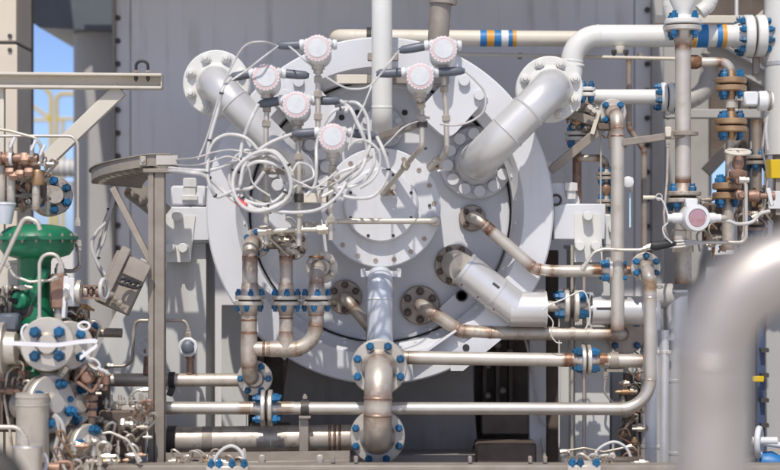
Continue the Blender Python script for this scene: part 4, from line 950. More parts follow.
part('pivot',MB().lathe([(0,0),(S(6),0),(S(6),.05),(S(4),.06),(0,.06)],P(89,377,-.84),-Y,16),M['rust'],T)
part('spindle',MB().lathe([(0,0),(S(3.4),0),(S(3.4),S(30)),(0,S(30))],P(92,424,-.84),Z,12),M['brown'],T)
for k in range(3): part('nut',MB().lathe([(0,0),(S(6-k*.7),0),(S(6-k*.7),S(5)),(0,S(5))],P(92,400+k*8,-.84),Z,6),M['rust'],T)
# lower flange discs
for lab,cx,cy,R,y,nb,ph in(('wide pale flange with a blue bolt beside the clad cylinder',48,404,26,-.95,4,R_(-25)),('stained flange partly hidden behind the wide pale flange',72,404,20,-.8,4,R_(-20)),('small stained flange with a blue bolt at the bottom left',86,446,20,-.85,4,R_(80))):
    T=thing('valve_flange',lab,'flange',P(cx,cy+R,y),'flange discs at the lower left')
    ax=Vector((.75,-.66,.08)).normalized(); flange(T,P(cx,cy,y),ax,S(R),.035,M['steel'],nb,.72,S(5),hub=S(8),hubl=.03,phase=ph)
    part('backing_ring',MB().lathe([(0,0),(S(R)*1.02,0),(S(R)*1.02,.02),(0,.02)],P(cx,cy,y)-ax*.03,ax,36),M['steel_b'],T)
    part('stub',MB().tube([P(cx,cy,y)-ax*.03,P(cx,cy,y)-ax*.2],S(R*.5),20),M['steel_b'],T)
T=thing('clad_cylinder','upright dull steel cylinder at the lower left, in front of the wide flange','cylinder',P(33,470,-1.05))
yk=-1.05
part('body',MB().lathe([(0,0),(S(16.5,yk),0),(S(16.5,yk),-S(2)),(S(16,yk),-S(3)),(S(16.5,yk),-S(90)),(0,-S(90))],P(32.5,393,yk),Z,36),M['steel'],T)
for q in(396,404): part('ring',MB().lathe([(S(16.4,yk),-.004),(S(17,yk),-.003),(S(17,yk),.003),(S(16.4,yk),.004)],P(32.5,q,yk),Z,36),M['steel'],T)
T=thing('capped_tube','short capped steel cup in front of the upright cylinder at the bottom left','cylinder',P(28,478,-1.25))
part('cup',MB().lathe([(0,0),(S(14,yk),0),(S(14.6,yk),-S(1.5)),(S(14,yk),-S(3)),(S(13,yk),-S(60)),(0,-S(60))],P(28,445,-1.25),Z,32),M['bright'],T)
tubing('pale bent tube hooking over into the capped cup',pxs([(-12,427),(14,427),(24,431),(25,446)],-1.28),S(2.2,-1.2),M['steel'],.06)
T=thing('hand_valve','small rusty hand valve with a pale wheel at the bottom left','valve',P(50,478,-1.15))
part('wheel',MB().torus(P(41,463,-1.2),Vector((1,-.5,0)),S(8),S(2),20,8),M['head'],T)
part('body',MB().tube(pxs([(34,468),(60,468)],-1.15),S(5),12),M['rust'],T)
part('handle',MB().tube(smooth_path(pxs([(56,476),(56,462),(72,462),(72,476)],-1.15),.02),S(1.8),10),M['rust'],T)
for lab,pl in(('grey hose hanging from the wide flange beside the cylinder',[(52,416),(57,420),(58,436),(55,452),(58,474)]),('second grey hose hanging next to the cylinder, outer one',[(54,414),(62,424),(64,440),(60,456),(66,474)])):
    cable(lab,pxs(pl,-1.0),S(2),M['cableg'],(),'hoses at the lower left',name='hose')
# small manifold rack left of post
T=thing('gauge_manifold','beige upright posts with a bright small valve rack, left of the strut post foot','manifold',P(130,470,-.6))
for px,w in((113.5,9),(124,5)): part('post',MB().box((P(px,0,-.62).x,-.62,(P(0,401 if px<120 else 425,-.62).z+DECK)/2),(S(w),.04,P(0,401 if px<120 else 425,-.62).z-DECK),None,.004),M['cream'],T)
part('back_plate',MB().box(P(136,440,-.55),(S(20),.02,S(56)),None,.003),M['casing'],T)
hexrod('valve_body',P(121,424,-.7),P(150,424,-.7),3.6,'bright',14)
for px,r in((123,6),(132,5),(141,5)): hexrod('valve_nut',P(px-2.5,424,-.7),P(px+2.5,424,-.7),r,'bright')
for k in range(7):
    px=104+k*7+random.uniform(-2,2); hexrod('stem',P(px,408+random.uniform(-4,3),-.66),P(px,396+random.uniform(-3,3),-.66),1.7,'steel_b',8); hexrod('stem_nut',P(px,404,-.66),P(px,400,-.66),3,'steel')
part('block',MB().box(P(135,411,-.64),(S(24),.06,S(12)),None,.005),M['steel'],T)
tubing('small curved bright tube above the beige valve rack',pxs([(131,402),(131,394),(137,390),(148,390)],-.62),S(1.4),M['bright'],.03)
# dark machinery and blocks at the very left
T=thing('dark_motor','dark grey motor housing at the left edge beside the green yoke','motor',P(4,340,-.7))
part('frame',MB().lathe([(0,0),(S(16),0),(S(18),.02),(S(18),.22),(S(12),.25),(0,.25)],P(-14,310,-.75),X,24),M['dark'],T)
for k in range(6): part('fin',MB().lathe([(S(18),0),(S(20),0),(S(20),.006),(S(18),.006)],P(-10+k*5,310,-.75),X,24),M['dark'],T)
part('terminal_box',MB().box(P(10,322,-.9),(S(18),.1,S(16)),None,.012),M['shrink'],T)
T=thing('beige_block','beige box housing behind the green yoke','box',P(12,330,-.5))
part('box',MB().box(P(10,285,-.5),(S(26),.2,S(44)),None,.008),M['cream'],T)
part('box_lid',MB().box(P(10,262,-.5),(S(28),.22,S(3)),None,.004),M['cream'],T)
T=thing('valve_casting','dark brown valve base casting below the green yoke at left','casting',P(20,470,-.7))
part('casting',MB().box(P(10,392,-.6),(S(60),.25,S(70)),None,.02),M['brown'],T)
for k in range(4): part('rib',MB().box(P(-8+k*11,392,-.745),(.014,.05,S(66)),None,.003),M['brown'],T)
part('casting_boss',MB().lathe([(0,0),(S(11),0),(S(11),.06),(S(8),.07),(0,.07)],P(30,382,-.73),-Y,20),M['steel_b'],T)
T=thing('lower_casting','dark stained casting with studs at the lower left behind the flanges','casting',P(75,470,-.5))
part('casting',MB().box(P(76,425,-.5),(S(60),.2,S(100)),None,.02),M['brown'],T)
for px,py in((60,380),(70,384),(96,388),(102,440),(106,456),(68,430),(100,420)): part('stud',MB().lathe([(0,0),(S(4.5),0),(S(4.5),.05),(S(2.5),.055),(S(2.5),.1),(0,.1)],P(px,py,-.62),Vector((.2,-1,.1)),8),M['steel_b'],T)
tubing('small stained tube along the lower left casting',pxs([(66,366),(60,376),(54,390)],-.9),S(2.2),M['steel'],.03)

cb('thin grey cable wandering behind the coil towards the trunk bundle',[(174,165,-.5),(196,166),(214,160),(230,156),(246,166),(254,184),(270,196)],r=1.2,m='cableg')
cb('thin white cable making a small loop right of the coil',[(292,172),(300,164),(310,166),(312,176),(302,182),(292,190),(282,204)],r=1.4)
cb('thin grey cable crossing under the lowest transmitter to the cover edge',[(302,186),(318,190),(334,184),(350,172),(362,158),(372,146)],r=1.2,m='cableg')
cb('white cable arc hidden between the drop pipe and the lowest transmitter',[(346,150),(356,142),(368,140),(378,150),(380,166),(372,180),(360,188)],r=1.8)
# second vent valve, small tubes and clutter at left
T=thing('vent_valve','small vent valve with a white wheel half hidden behind the strut post','valve',P(147,374,-.3))
part('hand_wheel',MB().torus(P(147,346,-.33),Y,S(9),S(1.6),10,8),M['head'],T)
part('stem',MB().lathe([(0,0),(S(4),0),(S(3.4),S(10)),(S(3.4),S(24)),(0,S(24))],P(147,374,-.28),Z,12),M['rust'],T)
for k in range(5):
    q=2*math.pi*k/5+.3; part('spoke',MB().tube([P(147,346,-.33),P(147+9*math.cos(q),346+9*math.sin(q),-.33)],.006,8),M['head'],T)
T=thing('back_pipe','dark stained level pipe with a small blue nut behind the control valve','pipe',P(95,334,-.4))
part('pipe',MB().tube(pxs([(80,332),(122,333)],-.4),S(4.5),14),M['dull'],T)
inst('nut',bolt_mesh(S(4),M['blue']),T,P(96,327,-.45),Vector((0,-1,.4)))
part('collar',MB().lathe([(0,-.02),(S(6.5),-.02),(S(6.5),.02),(0,.02)],P(90,332,-.4),X,14),M['brown'],T)
def clutter(label,name,box,y,n,mats,seed):
    """group of small fittings bolted to one block: nuts, stubs, caps and short bent tubes"""
    rnd=random.Random(seed); x0,y0,x1,y1=box
    T=thing(name,label,'fittings',P((x0+x1)/2,y1,y))
    part('manifold_block',MB().box(P((x0+x1)/2,(y0+y1)/2,y+.08),(S((x1-x0)*.8),.06,S((y1-y0)*.75)),None,.01),M['brown'],T)
    for i in range(n):
        px=rnd.uniform(x0,x1); py=rnd.uniform(y0,y1); yy=y+rnd.uniform(-.05,.05); mm=M[rnd.choice(mats)]; k=rnd.random(); r=S(rnd.uniform(1.8,3.6))
        ax=rnd.choice([X,-X,Z,-Z,-Y,Vector((.5,-.8,.2)),Vector((-.5,-.8,.3))])
        if k<.65:
            h=rnd.uniform(.02,.05); part('fitting',MB().lathe([(0,-h),(r*.55,-h),(r*.6,-h*.4),(r,-h*.38),(r,h*.3),(r*.7,h*.34),(r*.7,h*.8),(r*.4,h),(0,h)],P(px,py,yy),ax,6 if rnd.random()<.6 else 12),mm,T)
        else:
            pts=[P(px,py,yy),P(px+rnd.uniform(-8,8),py-rnd.uniform(4,12),yy-.03),P(px+rnd.choice([-1,1])*rnd.uniform(8,18),py-rnd.uniform(-4,10),yy-.03),P(px+rnd.uniform(-10,10),py+rnd.uniform(8,18),yy+.02)]
            part('small_tube',MB().tube(smooth_path(pts,.03),S(rnd.uniform(.8,1.4)),8),mm,T)
    return T
mx=['rust','steel_b','steel','brass','bright','dull']
clutter('cluster of small rusty fittings and tubes under the copper-coloured manifold','fitting_cluster',(-4,166,50,208),-.72,26,mx,1)
clutter('cluster of small stained fittings between the positioner and the control valve','fitting_cluster',(52,304,92,330),-.7,16,mx,2)
clutter('cluster of bright and rusty fittings beside the diamond clevis','fitting_cluster',(58,366,112,398),-.72,26,mx,3)
clutter('cluster of small fittings low beside the beige valve rack','fitting_cluster',(96,404,148,462),-.74,30,['steel','bright','steel_b','dull','rust'],4)
clutter('cluster of small rusty fittings along the bottom left edge','fitting_cluster',(56,440,112,470),-1.05,24,mx,5)
clutter('cluster of dark tubes and fittings at the left edge beside the beige box','fitting_cluster',(-4,286,26,336),-.82,22,['dark','dull','steel_b','rubber','steel'],6)
clutter('cluster of brown fittings above the dark casting at the left edge','fitting_cluster',(0,352,30,392),-.86,16,['brown','dull','steel_b','rust'],8)
for i,(lab,pl) in enumerate((('slim stained tube wrapping under the green dome to the positioner',[(6,262),(14,276),(30,282),(52,280),(58,276)]),('slim tube from the bottom left cup up past the control valve',[(14,470),(10,430),(4,396),(8,372),(20,362)]),('slim bright tube along the foot of the beige valve rack',[(70,430),(92,436),(110,432),(128,440),(140,462)]),('slim tube arching over the copper-coloured manifold at top left',[(-8,128),(10,131),(36,138),(41,146),(42,158)]))):
    tubing(lab,pxs(pl,-.9+.02*i),S(1.4),M['steel_b' if i%2 else 'steel'],.04)

# ================================================================== RIGHT PIPE STACKS
# riser with reducer and big flange at the top right
yr=-.15
T=thing('white_reducer','white flared pipe reducer coming down onto the top-right flange','pipe',P(683,20,yr))
part('reducer',MB().lathe([(0,S(60)),(S(13.5),S(60)),(S(13.5),S(14)),(S(8.5),S(3)),(S(8.5),-S(2)),(0,-S(2))],P(683,14,yr),Z,32),M['white'],T)
flange(T,P(683,24.5,yr),Z,S(18.5,yr),.026,M['white'],4,.78,S(3.8),hub=S(8.5),hubl=.02)
T=thing('tall_riser','tall stained riser pipe under the white reducer with a flange pair near a transmitter','pipe',P(683,250,yr))
rt=S(8,yr)
flange(T,P(683,26,yr),-Z,S(18.5,yr),.026,M['steel'],4,.78,S(3.8),hub=rt,hubl=.07,tint=.9)
run(T,[P(683,36,yr),P(683,193,yr)],rt,M['steel'],tint=1,weld=False)
flange_pair(T,P(683,197,yr),Z,S(18,yr),.022,M['steel_b'],4,.74,S(3.9),hub=rt,gap=.012,phase=R_(35))
tintband(T,P(683,184,yr),Z,rt,M['steel'],.09)
tintband(T,P(683,44,yr),Z,rt,M['steel'],.09)
run(T,[P(683,206,yr),P(683,284,yr)],rt*1.05,M['steel_b'],tint=.9,weld=False)
part('collar',MB().lathe([(rt,-.012),(S(15),-.012),(S(15),.004),(rt,.012)],P(683,133,yr),Z,28),M['galv'],T)
part('clamp_ring',MB().lathe([(0,-.02),(rt*1.35,-.02),(rt*1.35,.02),(0,.02)],P(683,248,yr),Z,8),M['steel_b'],T)
for q in (662,): pass
T=thing('pipe_bracket','brown-grey strut arm reaching from the slim riser to the tall riser collar','bracket',P(650,140,yr))
part('arm',MB().bar(P(619,143,yr-.06),P(684,134,yr-.02),.04,S(7),bevel=.003),M['galv'],T)
part('clamp',MB().lathe([(S(6),-.025),(S(9),-.025),(S(9),.025),(S(6),.025)],P(617.5,143,yr-.02),Z,18),M['galv'],T)
part('lug',MB().box(P(668,132,yr-.07),(.03,.03,.05),None,.004),M['cream'],T)
# side branch with valve stack
yb=-.12
T=thing('valve_stack','branch pipe with stacked brown flanges and blue bolts at the upper right','valve',P(731,250,yb))
rb_=S(4.8,yb)
run(T,[P(690,62,yb),P(731,62,yb),P(731,76,yb)],rb_,M['steel'],bend=2.4,tint=1)
part('branch_boss',MB().lathe([(0,0),(rb_*1.5,0),(rb_*1.5,.04),(rb_*1.1,.06),(0,.06)],P(689,62,yb),X,18,[1]*5),M['steel_b'],T)
flange_pair(T,P(731,84.5,yb),Z,S(15.5,yb),.03,M['brass'],4,.7,S(3.8),gap=.008,hub=rb_,tint=1)
part('body',MB().lathe([(0,0),(S(6),0),(S(6),-S(10)),(S(4),-S(16)),(S(4),-S(26)),(0,-S(26))],P(731,91,yb),Z,20),M['brass'],T)
part('body_ring',MB().lathe([(S(4),-.02),(S(7),-.02),(S(7),.02),(S(4),.02)],P(731,104,yb),Z,20),M['steel_b'],T)
flange_pair(T,P(731,125.5,yb),Z,S(16,yb),.03,M['brass'],4,.7,S(3.8),gap=.008,hub=rb_,tint=1)
run(T,[P(730,132,yb),P(729,182,yb)],S(4,yb),M['steel_b'],tint=1,weld=False)
flange_pair(T,P(727,191,yb),Z,S(14.5,yb),.035,M['brass'],4,.68,S(4.0),gap=.012,hub=rb_,tint=1)
run(T,[P(728,200,yb),P(728,250,yb)],S(6,yb),M['steel_b'],tint=1,weld=False)
T=thing('gate_valve','small brown gate valve with a pale hand wheel beside the valve stack','valve',P(738,190,yb-.1))
yg=yb-.12
part('hand_wheel',MB().torus(P(738,152,yg),Vector((0,-.25,1)),S(11.5),S(1.6),24,8),M['cream'],T)
for k in range(3):
    q=math.pi*k/3; part('spoke',MB().tube([P(738,152,yg)+Vector((math.cos(q),math.sin(q),math.sin(q)*.25))*S(11),P(738,152,yg)-Vector((math.cos(q),math.sin(q),math.sin(q)*.25))*S(11)],S(1),8),M['cream'],T)
part('bonnet',MB().lathe([(0,0),(S(2),0),(S(2),-S(4)),(S(5),-S(6)),(S(6),-S(13)),(S(4),-S(18)),(S(9),-S(20)),(S(9),-S(24)),(S(6),-S(28)),(0,-S(28))],P(738,151,yg),Z,20),M['rust'],T)
for py in(180,195):
    part('outlet',MB().lathe([(0,0),(S(5.2),0),(S(5.2),.05),(S(3),.055),(S(3),.08),(0,.08)],P(739,py,yg+.02),-Y,14),M['rust'],T)
part('side_valve',MB().lathe([(0,0),(S(5),0),(S(6),.02),(S(6),.05),(S(3),.06),(S(3),.1),(S(4.5),.105),(S(4.5),.13),(0,.13)],P(748,196,yg+.05),X,16),M['rust'],T)
part('side_handle',MB().bar(P(768,188,yg+.03),P(772,206,yg+.03),.02,S(3),bevel=.004),M['head'],T)
tubing('slim tube running level then turning up to the brown gate valve',pxs([(660,247),(668,242.5),(742,242.5),(746,238),(746,180),(739,180)],yg-.05),S(1.9),M['steel'],.035,)
tubing('second slim tube turning down beside the brown gate valve',pxs([(739,195),(742,195),(744,200),(744,240)],yg-.02),S(1.5),M['steel'],.02)
T=thing('valve_actuator','white box actuator with a round end beside the valve stack','actuator',P(755,110,yb))
part('box',MB().box(P(750,99,yb-.05),(S(14),.08,S(14)),None,.008),M['head'],T)
part('drum',MB().lathe([(0,0),(S(9.5),0),(S(10),.01),(S(10),.04),(S(8.5),.045),(S(8.5),.07),(0,.075)],P(758,101,yb-.05),X,28),M['head'],T)
part('mount',MB().bar(P(736,98,yb-.02),P(745,99,yb-.04),.03,S(4)),M['steel_b'],T)
part('bolt_ring',MB().torus(P(769,101,yb-.05),X,S(9),S(1.2),20,8),M['galv'],T)
part('lead',MB().tube(spline(pxs([(768,112),(766,130),(768,150)],yb-.05),4),S(1.6),8),M['cableg'],T)
T=thing('riser_transmitter','white round transmitter with a pink window on the tall riser','transmitter',P(694,232,-.35))
c=P(694,218,-.38); Rr=S(13.5,-.38); a=Vector((.12,-1,0)).normalized()
part('housing',MB().lathe([(0,-.07),(Rr*.85,-.07),(Rr,-.05),(Rr,.05),(Rr*.94,.06),(Rr*.7,.062),(Rr*.68,.055),(0,.055)],c,a,32),M['head'],T)
part('window',MB().lathe([(0,.056),(Rr*.64,.056),(Rr*.62,.06),(0,.062)],c,a,28),M['glass'],T)
for s in(-1,1): part('entry_boss',MB().lathe([(0,0),(Rr*.4,0),(Rr*.4,.04),(Rr*.3,.05),(Rr*.3,.07),(0,.07)],c+X*s*Rr*.9,X*s,14),M['head'],T)
part('top_cap',MB().box(c+Vector((-.01,.03,Rr*1.1)),(Rr*.9,.06,Rr*.7),None,.006),M['head'],T)
part('mount',MB().box(c+Vector((-.06,.08,-Rr*1.4)),(.06,.1,.07),None,.006),M['steel_b'],T)
part('gland',MB().lathe([(0,0),(S(3.4),0),(S(3.2),.06),(S(1.6),.08),(0,.08)],c+X*(Rr*1.35),X,14),M['steel_b'],T)
cable('grey cable leaving the riser transmitter to the right edge of the picture',pxs([(714,220),(728,221),(738,224),(752,222),(760,214),(770,211)],-.38),S(1.8),M['cableg'])
cable('thin wire dangling from the riser flange round the transmitter',pxs([(656,198),(662,200),(667,212),(668,222),(663,228),(665,236),(672,243)],-.38),S(.9),M['cable'])
T=thing('pipe_plug','pale short pin with a ring hanging beside the riser flange','pin',P(650,198,-.3))
part('pin',MB().lathe([(0,0),(S(2),0),(S(2),S(11)),(S(1.2),S(12)),(0,S(12))],P(643,197.5,-.3),X,12),M['cream'],T)
part('ring',MB().torus(P(659,197,-.3),Y,S(3),S(.8),14,6),M['steel'],T)
T=thing('cable_splitter','dark rubber splice joint on the level slim tube','splice',P(663,248,-.35))
part('body',MB().tube(pxs([(651,245),(655,246),(668,244),(676,243)],-.36),[S(4),S(4.6),S(4),S(2)],14),M['rubber'],T)
for k in range(3): part('lead',MB().tube(spline(pxs([(666,243+k*2),(680,241+k*3),(694,241+k*1.5),(706,243)],-.36),4),S(1.1),8),M['cableg'],T)
tubing('slim tube rising from behind the balance line to the dark splice',pxs([(582,270),(594,252),(604,249),(622,250),(640,250),(652,246)],-.28),S(1.7),M['steel'],.05)
# white level pipe with flange, below the white header
T=thing('white_branch_pipe','white level pipe with a blue-bolted flange below the white header','pipe',P(628,97,.15))
rz=S(7.6,.15)
run(T,[P(577,120,.15),P(577,97,.15),P(660,97,.15)],rz,M['white'],bend=2.2,tint=0)
flange_pair(T,P(667,97,.15),X,S(14.5,.15),.03,M['white'],8,.78,S(3.2),hub=rz,gap=.008)
T=thing('brown_drop_pipe','rust-tinted drop pipe with flanges beside the big white nozzle flange','pipe',P(577,200,.15))
run(T,[P(577,104,.15),P(577,205,.15)],S(4.6,.15),M['rust'],tint=1,weld=False)
flange_pair(T,P(587,92,.02),Z,S(8.5,.02),.02,M['white'],4,.68,S(3),gap=.008)
flange_pair(T,P(577,136,.12),Z,S(12,.12),.02,M['white'],4,.74,S(3.4),gap=.008,hub=S(4.6))
# slim riser
T=thing('slim_riser','slim pale riser with a flange of blue bolts facing out, near the strut arm','pipe',P(618,300,-.2))
r9=S(6.8,-.2)
run(T,[P(613,114,.0),P(617.5,116,-.2),P(617.5,330,-.2)],r9,M['steel'],bend=2.0,tint=.9)
flange(T,P(612,113,.0),-Y,S(14),.03,M['steel'],4,.74,S(3.6),hub=r9,phase=R_(45),tint=.5)
part('back_stub',MB().tube([P(612,113,.01),P(612,113,.3)],r9,16),M['steel'],T)
weld(T,P(617.5,136,-.2),Z,r9,M['steel'],1)
# small valve train behind
T=thing('small_valve_train','small brown valve train with two blue-bolted flange pairs behind the slim riser','valve',P(606,240,.1))
yq=.1
run(T,[P(577,158,yq),P(606,158,yq),P(606,172,yq)],S(3.6,yq),M['steel_b'],bend=2.2,tint=1)
for py in(176,203): flange_pair(T,P(606,py,yq),Z,S(9.6,yq),.016,M['steel_b'],4,.7,S(2.9),gap=.006,hub=S(3.6))
run(T,[P(606,180,yq),P(606,222,yq)],S(4,yq),M['steel_b'],tint=1,weld=False)
part('ball_body',MB().lathe([(0,-S(7)),(S(4),-S(7)),(S(6.5),-S(2)),(S(6.5),S(2)),(S(4),S(7)),(0,S(7))],P(606,189,yq),Z,18),M['rust'],T)
part('lower_body',MB().box(P(608,230,yq),(S(14),.08,S(32)),None,.008),M['head'],T)
part('body_knob',MB().lathe([(0,0),(S(6),0),(S(6),.03),(0,.035)],P(614,228,yq-.04),-Y,16),M['white'],T)
T=thing('strut_brace','brown-grey strut sloping down left behind the white nozzle flange','bracket',P(580,150,.05))
part('strut',MB().bar(P(550,171,.02),P(602,128,-.02),.045,S(8.5),up=Y,bevel=.003),M['galv'],T)
part('cross_strut',MB().bar(P(566,113,.04),P(601,124,.0),.045,S(7),up=Y,bevel=.003),M['galv'],T)
part('end_plate',MB().bar(P(592,134,-.05),P(599,110,-.05),.02,S(3)),M['cream'],T)
part('clamp_base',MB().box(P(604,127,-.02),(S(14),.08,S(7)),None,.006),M['brown'],T)
for q in((588,110),(592,113),(546,166)): part('fitting',MB().lathe([(0,0),(S(3),0),(S(3),.03),(0,.03)],P(q[0],q[1],-.05),Vector((.3,-1,.5)),8),M['steel'],T)
T=thing('hanging_tag','small white limit switch with a pale blue tag hanging from it','tag',P(629,225,-.1))
part('switch_body',MB().lathe([(0,0),(S(5.5),0),(S(5.5),.03),(S(3),.035),(0,.035)],P(627.5,182,-.15),-Y,18),M['head'],T)
part('plate',MB().box(P(631,184,-.12),(S(4),.02,S(13)),None,.003),M['cream'],T)
part('tag_strip',MB().box(P(630,210,-.14),(S(1.6),.005,S(34))),M['tag'],T)
# thin vertical rod from small bracket
T=thing('slim_rod','thin upright rod passing behind the strut brace down to the panel','rod',P(600,270,.0))
part('rod',MB().tube(pxs([(601,136),(600.5,260)],.02),S(.9),8),M['steel'],T)
T=thing('panel_rods','pair of slim upright rods in front of the cream instrument panel','rod',P(578,466,.0))
for q in(572,584): part('rod',MB().tube(pxs([(q,245),(q,462)],.0),S(1.8),10),M['steel_b'],T)
part('cross_clip',MB().bar(P(566,460,-.02),P(590,460,-.02),.04,S(7),bevel=.006),M['galv'],T)
# steel frame on the right background
T=thing('sloping_frame','grey sloping frame beam and level rail behind the valve stack','frame',P(735,120,.7))
part('sloping_beam',MB().bar(P(706,46,.7),P(800,98,.7),.1,S(16,.7),up=Y,bevel=.004),M['vessel'],T)
part('beam_lip',MB().bar(P(706,38,.66),P(800,90,.66),.1,.012),M['white'],T)
part('level_rail',MB().bar(P(664,114,.75),P(780,114,.75),.08,S(9,.75),bevel=.004),M['vessel'],T)
part('upright',MB().bar(P(743,80,.8),P(743,262,.8),S(8,.8),.1,up=Y),M['brown'],T)
part('upright',MB().bar(P(754,70,.85),P(754,262,.85),S(11,.85),.1,up=Y),M['vessel'],T)
part('diagonal',MB().bar(P(706,172,.78),P(742,134,.78),.06,S(9,.78),up=Y),M['galv'],T)
T=thing('grey_side_panel','grey panel with a long gap of sky, far right behind the yellow sign','panel',P(775,260,1.2))
for x0,x1 in((765,800),(735.5,738)):
    a=P(x0,-60,1.2); b=P(x1,480,1.2); part('sheet',MB().box(((a.x+b.x)/2,1.22,(a.z+b.z)/2),(b.x-a.x,.04,a.z-b.z)),M['wall'],T)
a=P(712,-60,1.25); b=P(770,160,1.25); part('upper_sheet',MB().box(((a.x+b.x)/2,1.32,(a.z+b.z)/2),(b.x-a.x,.04,a.z-b.z)),M['brown'],T)
a=P(708,255,1.25); b=P(770,480,1.25); part('lower_sheet',MB().box(((a.x+b.x)/2,1.32,(a.z+b.z)/2),(b.x-a.x,.04,a.z-b.z)),M['vessel'],T)
T=thing('white_edge_panel','narrow white lit plate beside the sky gap at the right','panel',P(711,255,.6))
part('plate',MB().bar(P(711,212,.6),P(711,250,.6),.02,S(6,.6),up=X),M['white'],T)
T=thing('yellow_sign','plain yellow plate at the right edge above a white plate','sign',P(775,180,.1))
part('plate',MB().box(P(778,169,.05),(S(26),.012,S(19)),None,.003),M['yellow'],T)
part('back_bracket',MB().box(P(778,176,.08),(.03,.04,S(34))),M['galv'],T)
T=thing('white_sign','plain white plate at the right edge below the yellow plate','sign',P(775,205,.1))
part('plate',MB().box(P(780,200,.05),(S(24),.012,S(18)),None,.003),M['head'],T)
part('back_bracket',MB().box(P(778,205,.08),(.03,.04,S(20))),M['galv'],T)
# pipes at the very top right
T=thing('white_bend_pipe','white pipe bending up out of the picture beside the white reducer','pipe',P(706,0,.1))
run(T,[P(700,12,.12),P(708,6,.12),P(722,-30,.12)],S(7.5,.1),M['white'],bend=2,tint=0,weld=False)
T=thing('white_bend_pipe','short white pipe stub slanting up on the near side of the white reducer','pipe',P(668,8,.1))
run(T,[P(672,18,.12),P(669,4,.12),P(674,-30,.12)],S(6.5,.1),M['white'],bend=2,tint=0,weld=False)
T=thing('top_rail','cream horizontal rail behind the white reducer at the top right','rail',P(700,20,.5))
part('rail',MB().bar(P(654,20,.5),P(752,20,.5),.06,S(8,.5),bevel=.004),M['cream'],T)
part('prop',MB().bar(P(758,18,.45),P(778,0,.45),.03,S(5,.45),up=Y),M['cream'],T)
for q in(756,): part('hanger',MB().box(P(q,66,.3),(S(7),.04,S(18)),None,.003),M['galv'],T)
T=thing('header_boss','small pipe boss with blue nuts under the white header','boss',P(621,50,.25))
part('boss',MB().lathe([(0,0),(S(5),0),(S(5),-S(5)),(S(3.5),-S(8)),(0,-S(8))],P(620,46,.2),Z,16),M['cream'],T)
for q in(614,626): inst('nut',bolt_mesh(S(3),M['dark']),T,P(q,50,.15),-Z)
# clad verticals at right of the elbow
def clad_vertical(label,px,py0,r,y,m='clad',seams=(),bend=None):
    T=thing('clad_riser',label,'pipe',P(px,470,y),'clad upright pipes beside the blurred pipe'); rr_=S(r,y)
    if bend: 
        pth=smooth_path([P(bend[0],bend[1],y),P(px,bend[1],y),P(px,py0+30,y)],rr_*1.3); part('elbow_jacket',MB().tube(pth,rr_,28),M['vessel'],T)
        part('jacket',MB().tube([P(px,py0+28,y),P(px,484,y)],rr_*.97,28),M[m],T)
    else: part('jacket',MB().tube([P(px,py0,y),P(px,484,y)],rr_,28),M[m],T)
    for q in seams: 
        part('seam_band',MB().lathe([(rr_*.98,-.008),(rr_*1.05,-.006),(rr_*1.05,.006),(rr_*.98,.008)],P(px,q,y),Z,28),M['clad'],T)
        part('latch',MB().box(P(px+r*.8,q,y)-Y*rr_*.7,(.03,.02,.02),None,.003),M['steel'],T)
    return T
clad_vertical('shiny clad upright pipe just behind the upturned elbow pipe',651,300,10.5,.02,seams=(352,446))
clad_vertical('grey clad upright pipe with a capped elbow top beside the blurred pipe',676,262,12.5,.06,seams=(340,380,452),bend=(652,296))
clad_vertical('narrow clad upright pipe between the two wider clad pipes',664,330,5,-.02,seams=(352,))
# brown valve column low on the right
T=thing('relief_valve','brown valve column with copper fittings below the clamp, low at right','valve',P(628,466,.1))
part('column',MB().lathe([(0,0),(S(7),0),(S(7),S(20)),(S(5),S(24)),(S(9),S(28)),(S(9),S(36)),(S(6),S(40)),(S(6),S(62)),(S(9),S(64)),(S(9),S(70)),(S(5),S(74)),(S(5),S(92)),(0,S(92))],P(628,464,.12),Z,18),M['brown'],T)
for px,py,r,mm in((638,402,6,'rust'),(638,378,5,'rust'),(636,446,7,'brass'),(640,432,4,'rust'),(630,390,5,'dark')): part('fitting',MB().lathe([(0,0),(S(r),0),(S(r),.05),(S(r*.6),.06),(0,.06)],P(px,py,.08),Vector((.4,-1,.2)),10),M[mm],T)
part('drain_rod',MB().tube(pxs([(637,416),(638,464)],.02),S(1.7),10),M['galv'],T)
for lab,pl,r in(('clear white tube looping over the skid at lower right, larger loop',[(594,474),(592,460),(600,448),(614,442),(626,448),(632,462),(634,474)],1.5),('clear white tube looping over the skid at lower right, flatter loop',[(590,470),(598,458),(610,456),(620,464),(628,472)],1.7),('small pale tube arch on the skid in front of the brown valve column',[(622,474),(628,464),(636,462),(644,468),(648,476)],1.6)):
    cable(lab,pxs(pl,-.5),S(r),M['cable'],(),'pale tube loops on the skid')
cable('pale tube arch over blue nuts on the skid near the drain header',pxs([(213,474),(215,460),(222,450),(232,446),(241,452),(245,464),(246,474)],-.72),S(1.7),M['cable'],(),'pale tube loops on the skid')
for lab,xs,py in(('row of blue-nutted fittings on the skid under the pale tube arch',(211,219,232,244),468),('blue-nutted fittings on the skid edge below the panel rods',(572,580,596),467)):
    T=thing('skid_fitting',lab,'fitting',P(xs[0],480,-.88),'blue-nutted fittings on the skid')
    part('bar',MB().bar(P(xs[0]-5,py+1,-.88),P(xs[-1]+5,py+1,-.88),.03,.03,bevel=.005),M['steel'],T)
    for q in xs: inst('bolt',bolt_mesh(S(3.6),M['blue']),T,P(q,py-6,-.88)-Z*.02,Vector((.1,-.5,.9)))
    part('clamp_plate',MB().box(P(sum(xs)/len(xs),py-1,-.86),(S(18),.02,.05),None,.004),M['bright'],T)
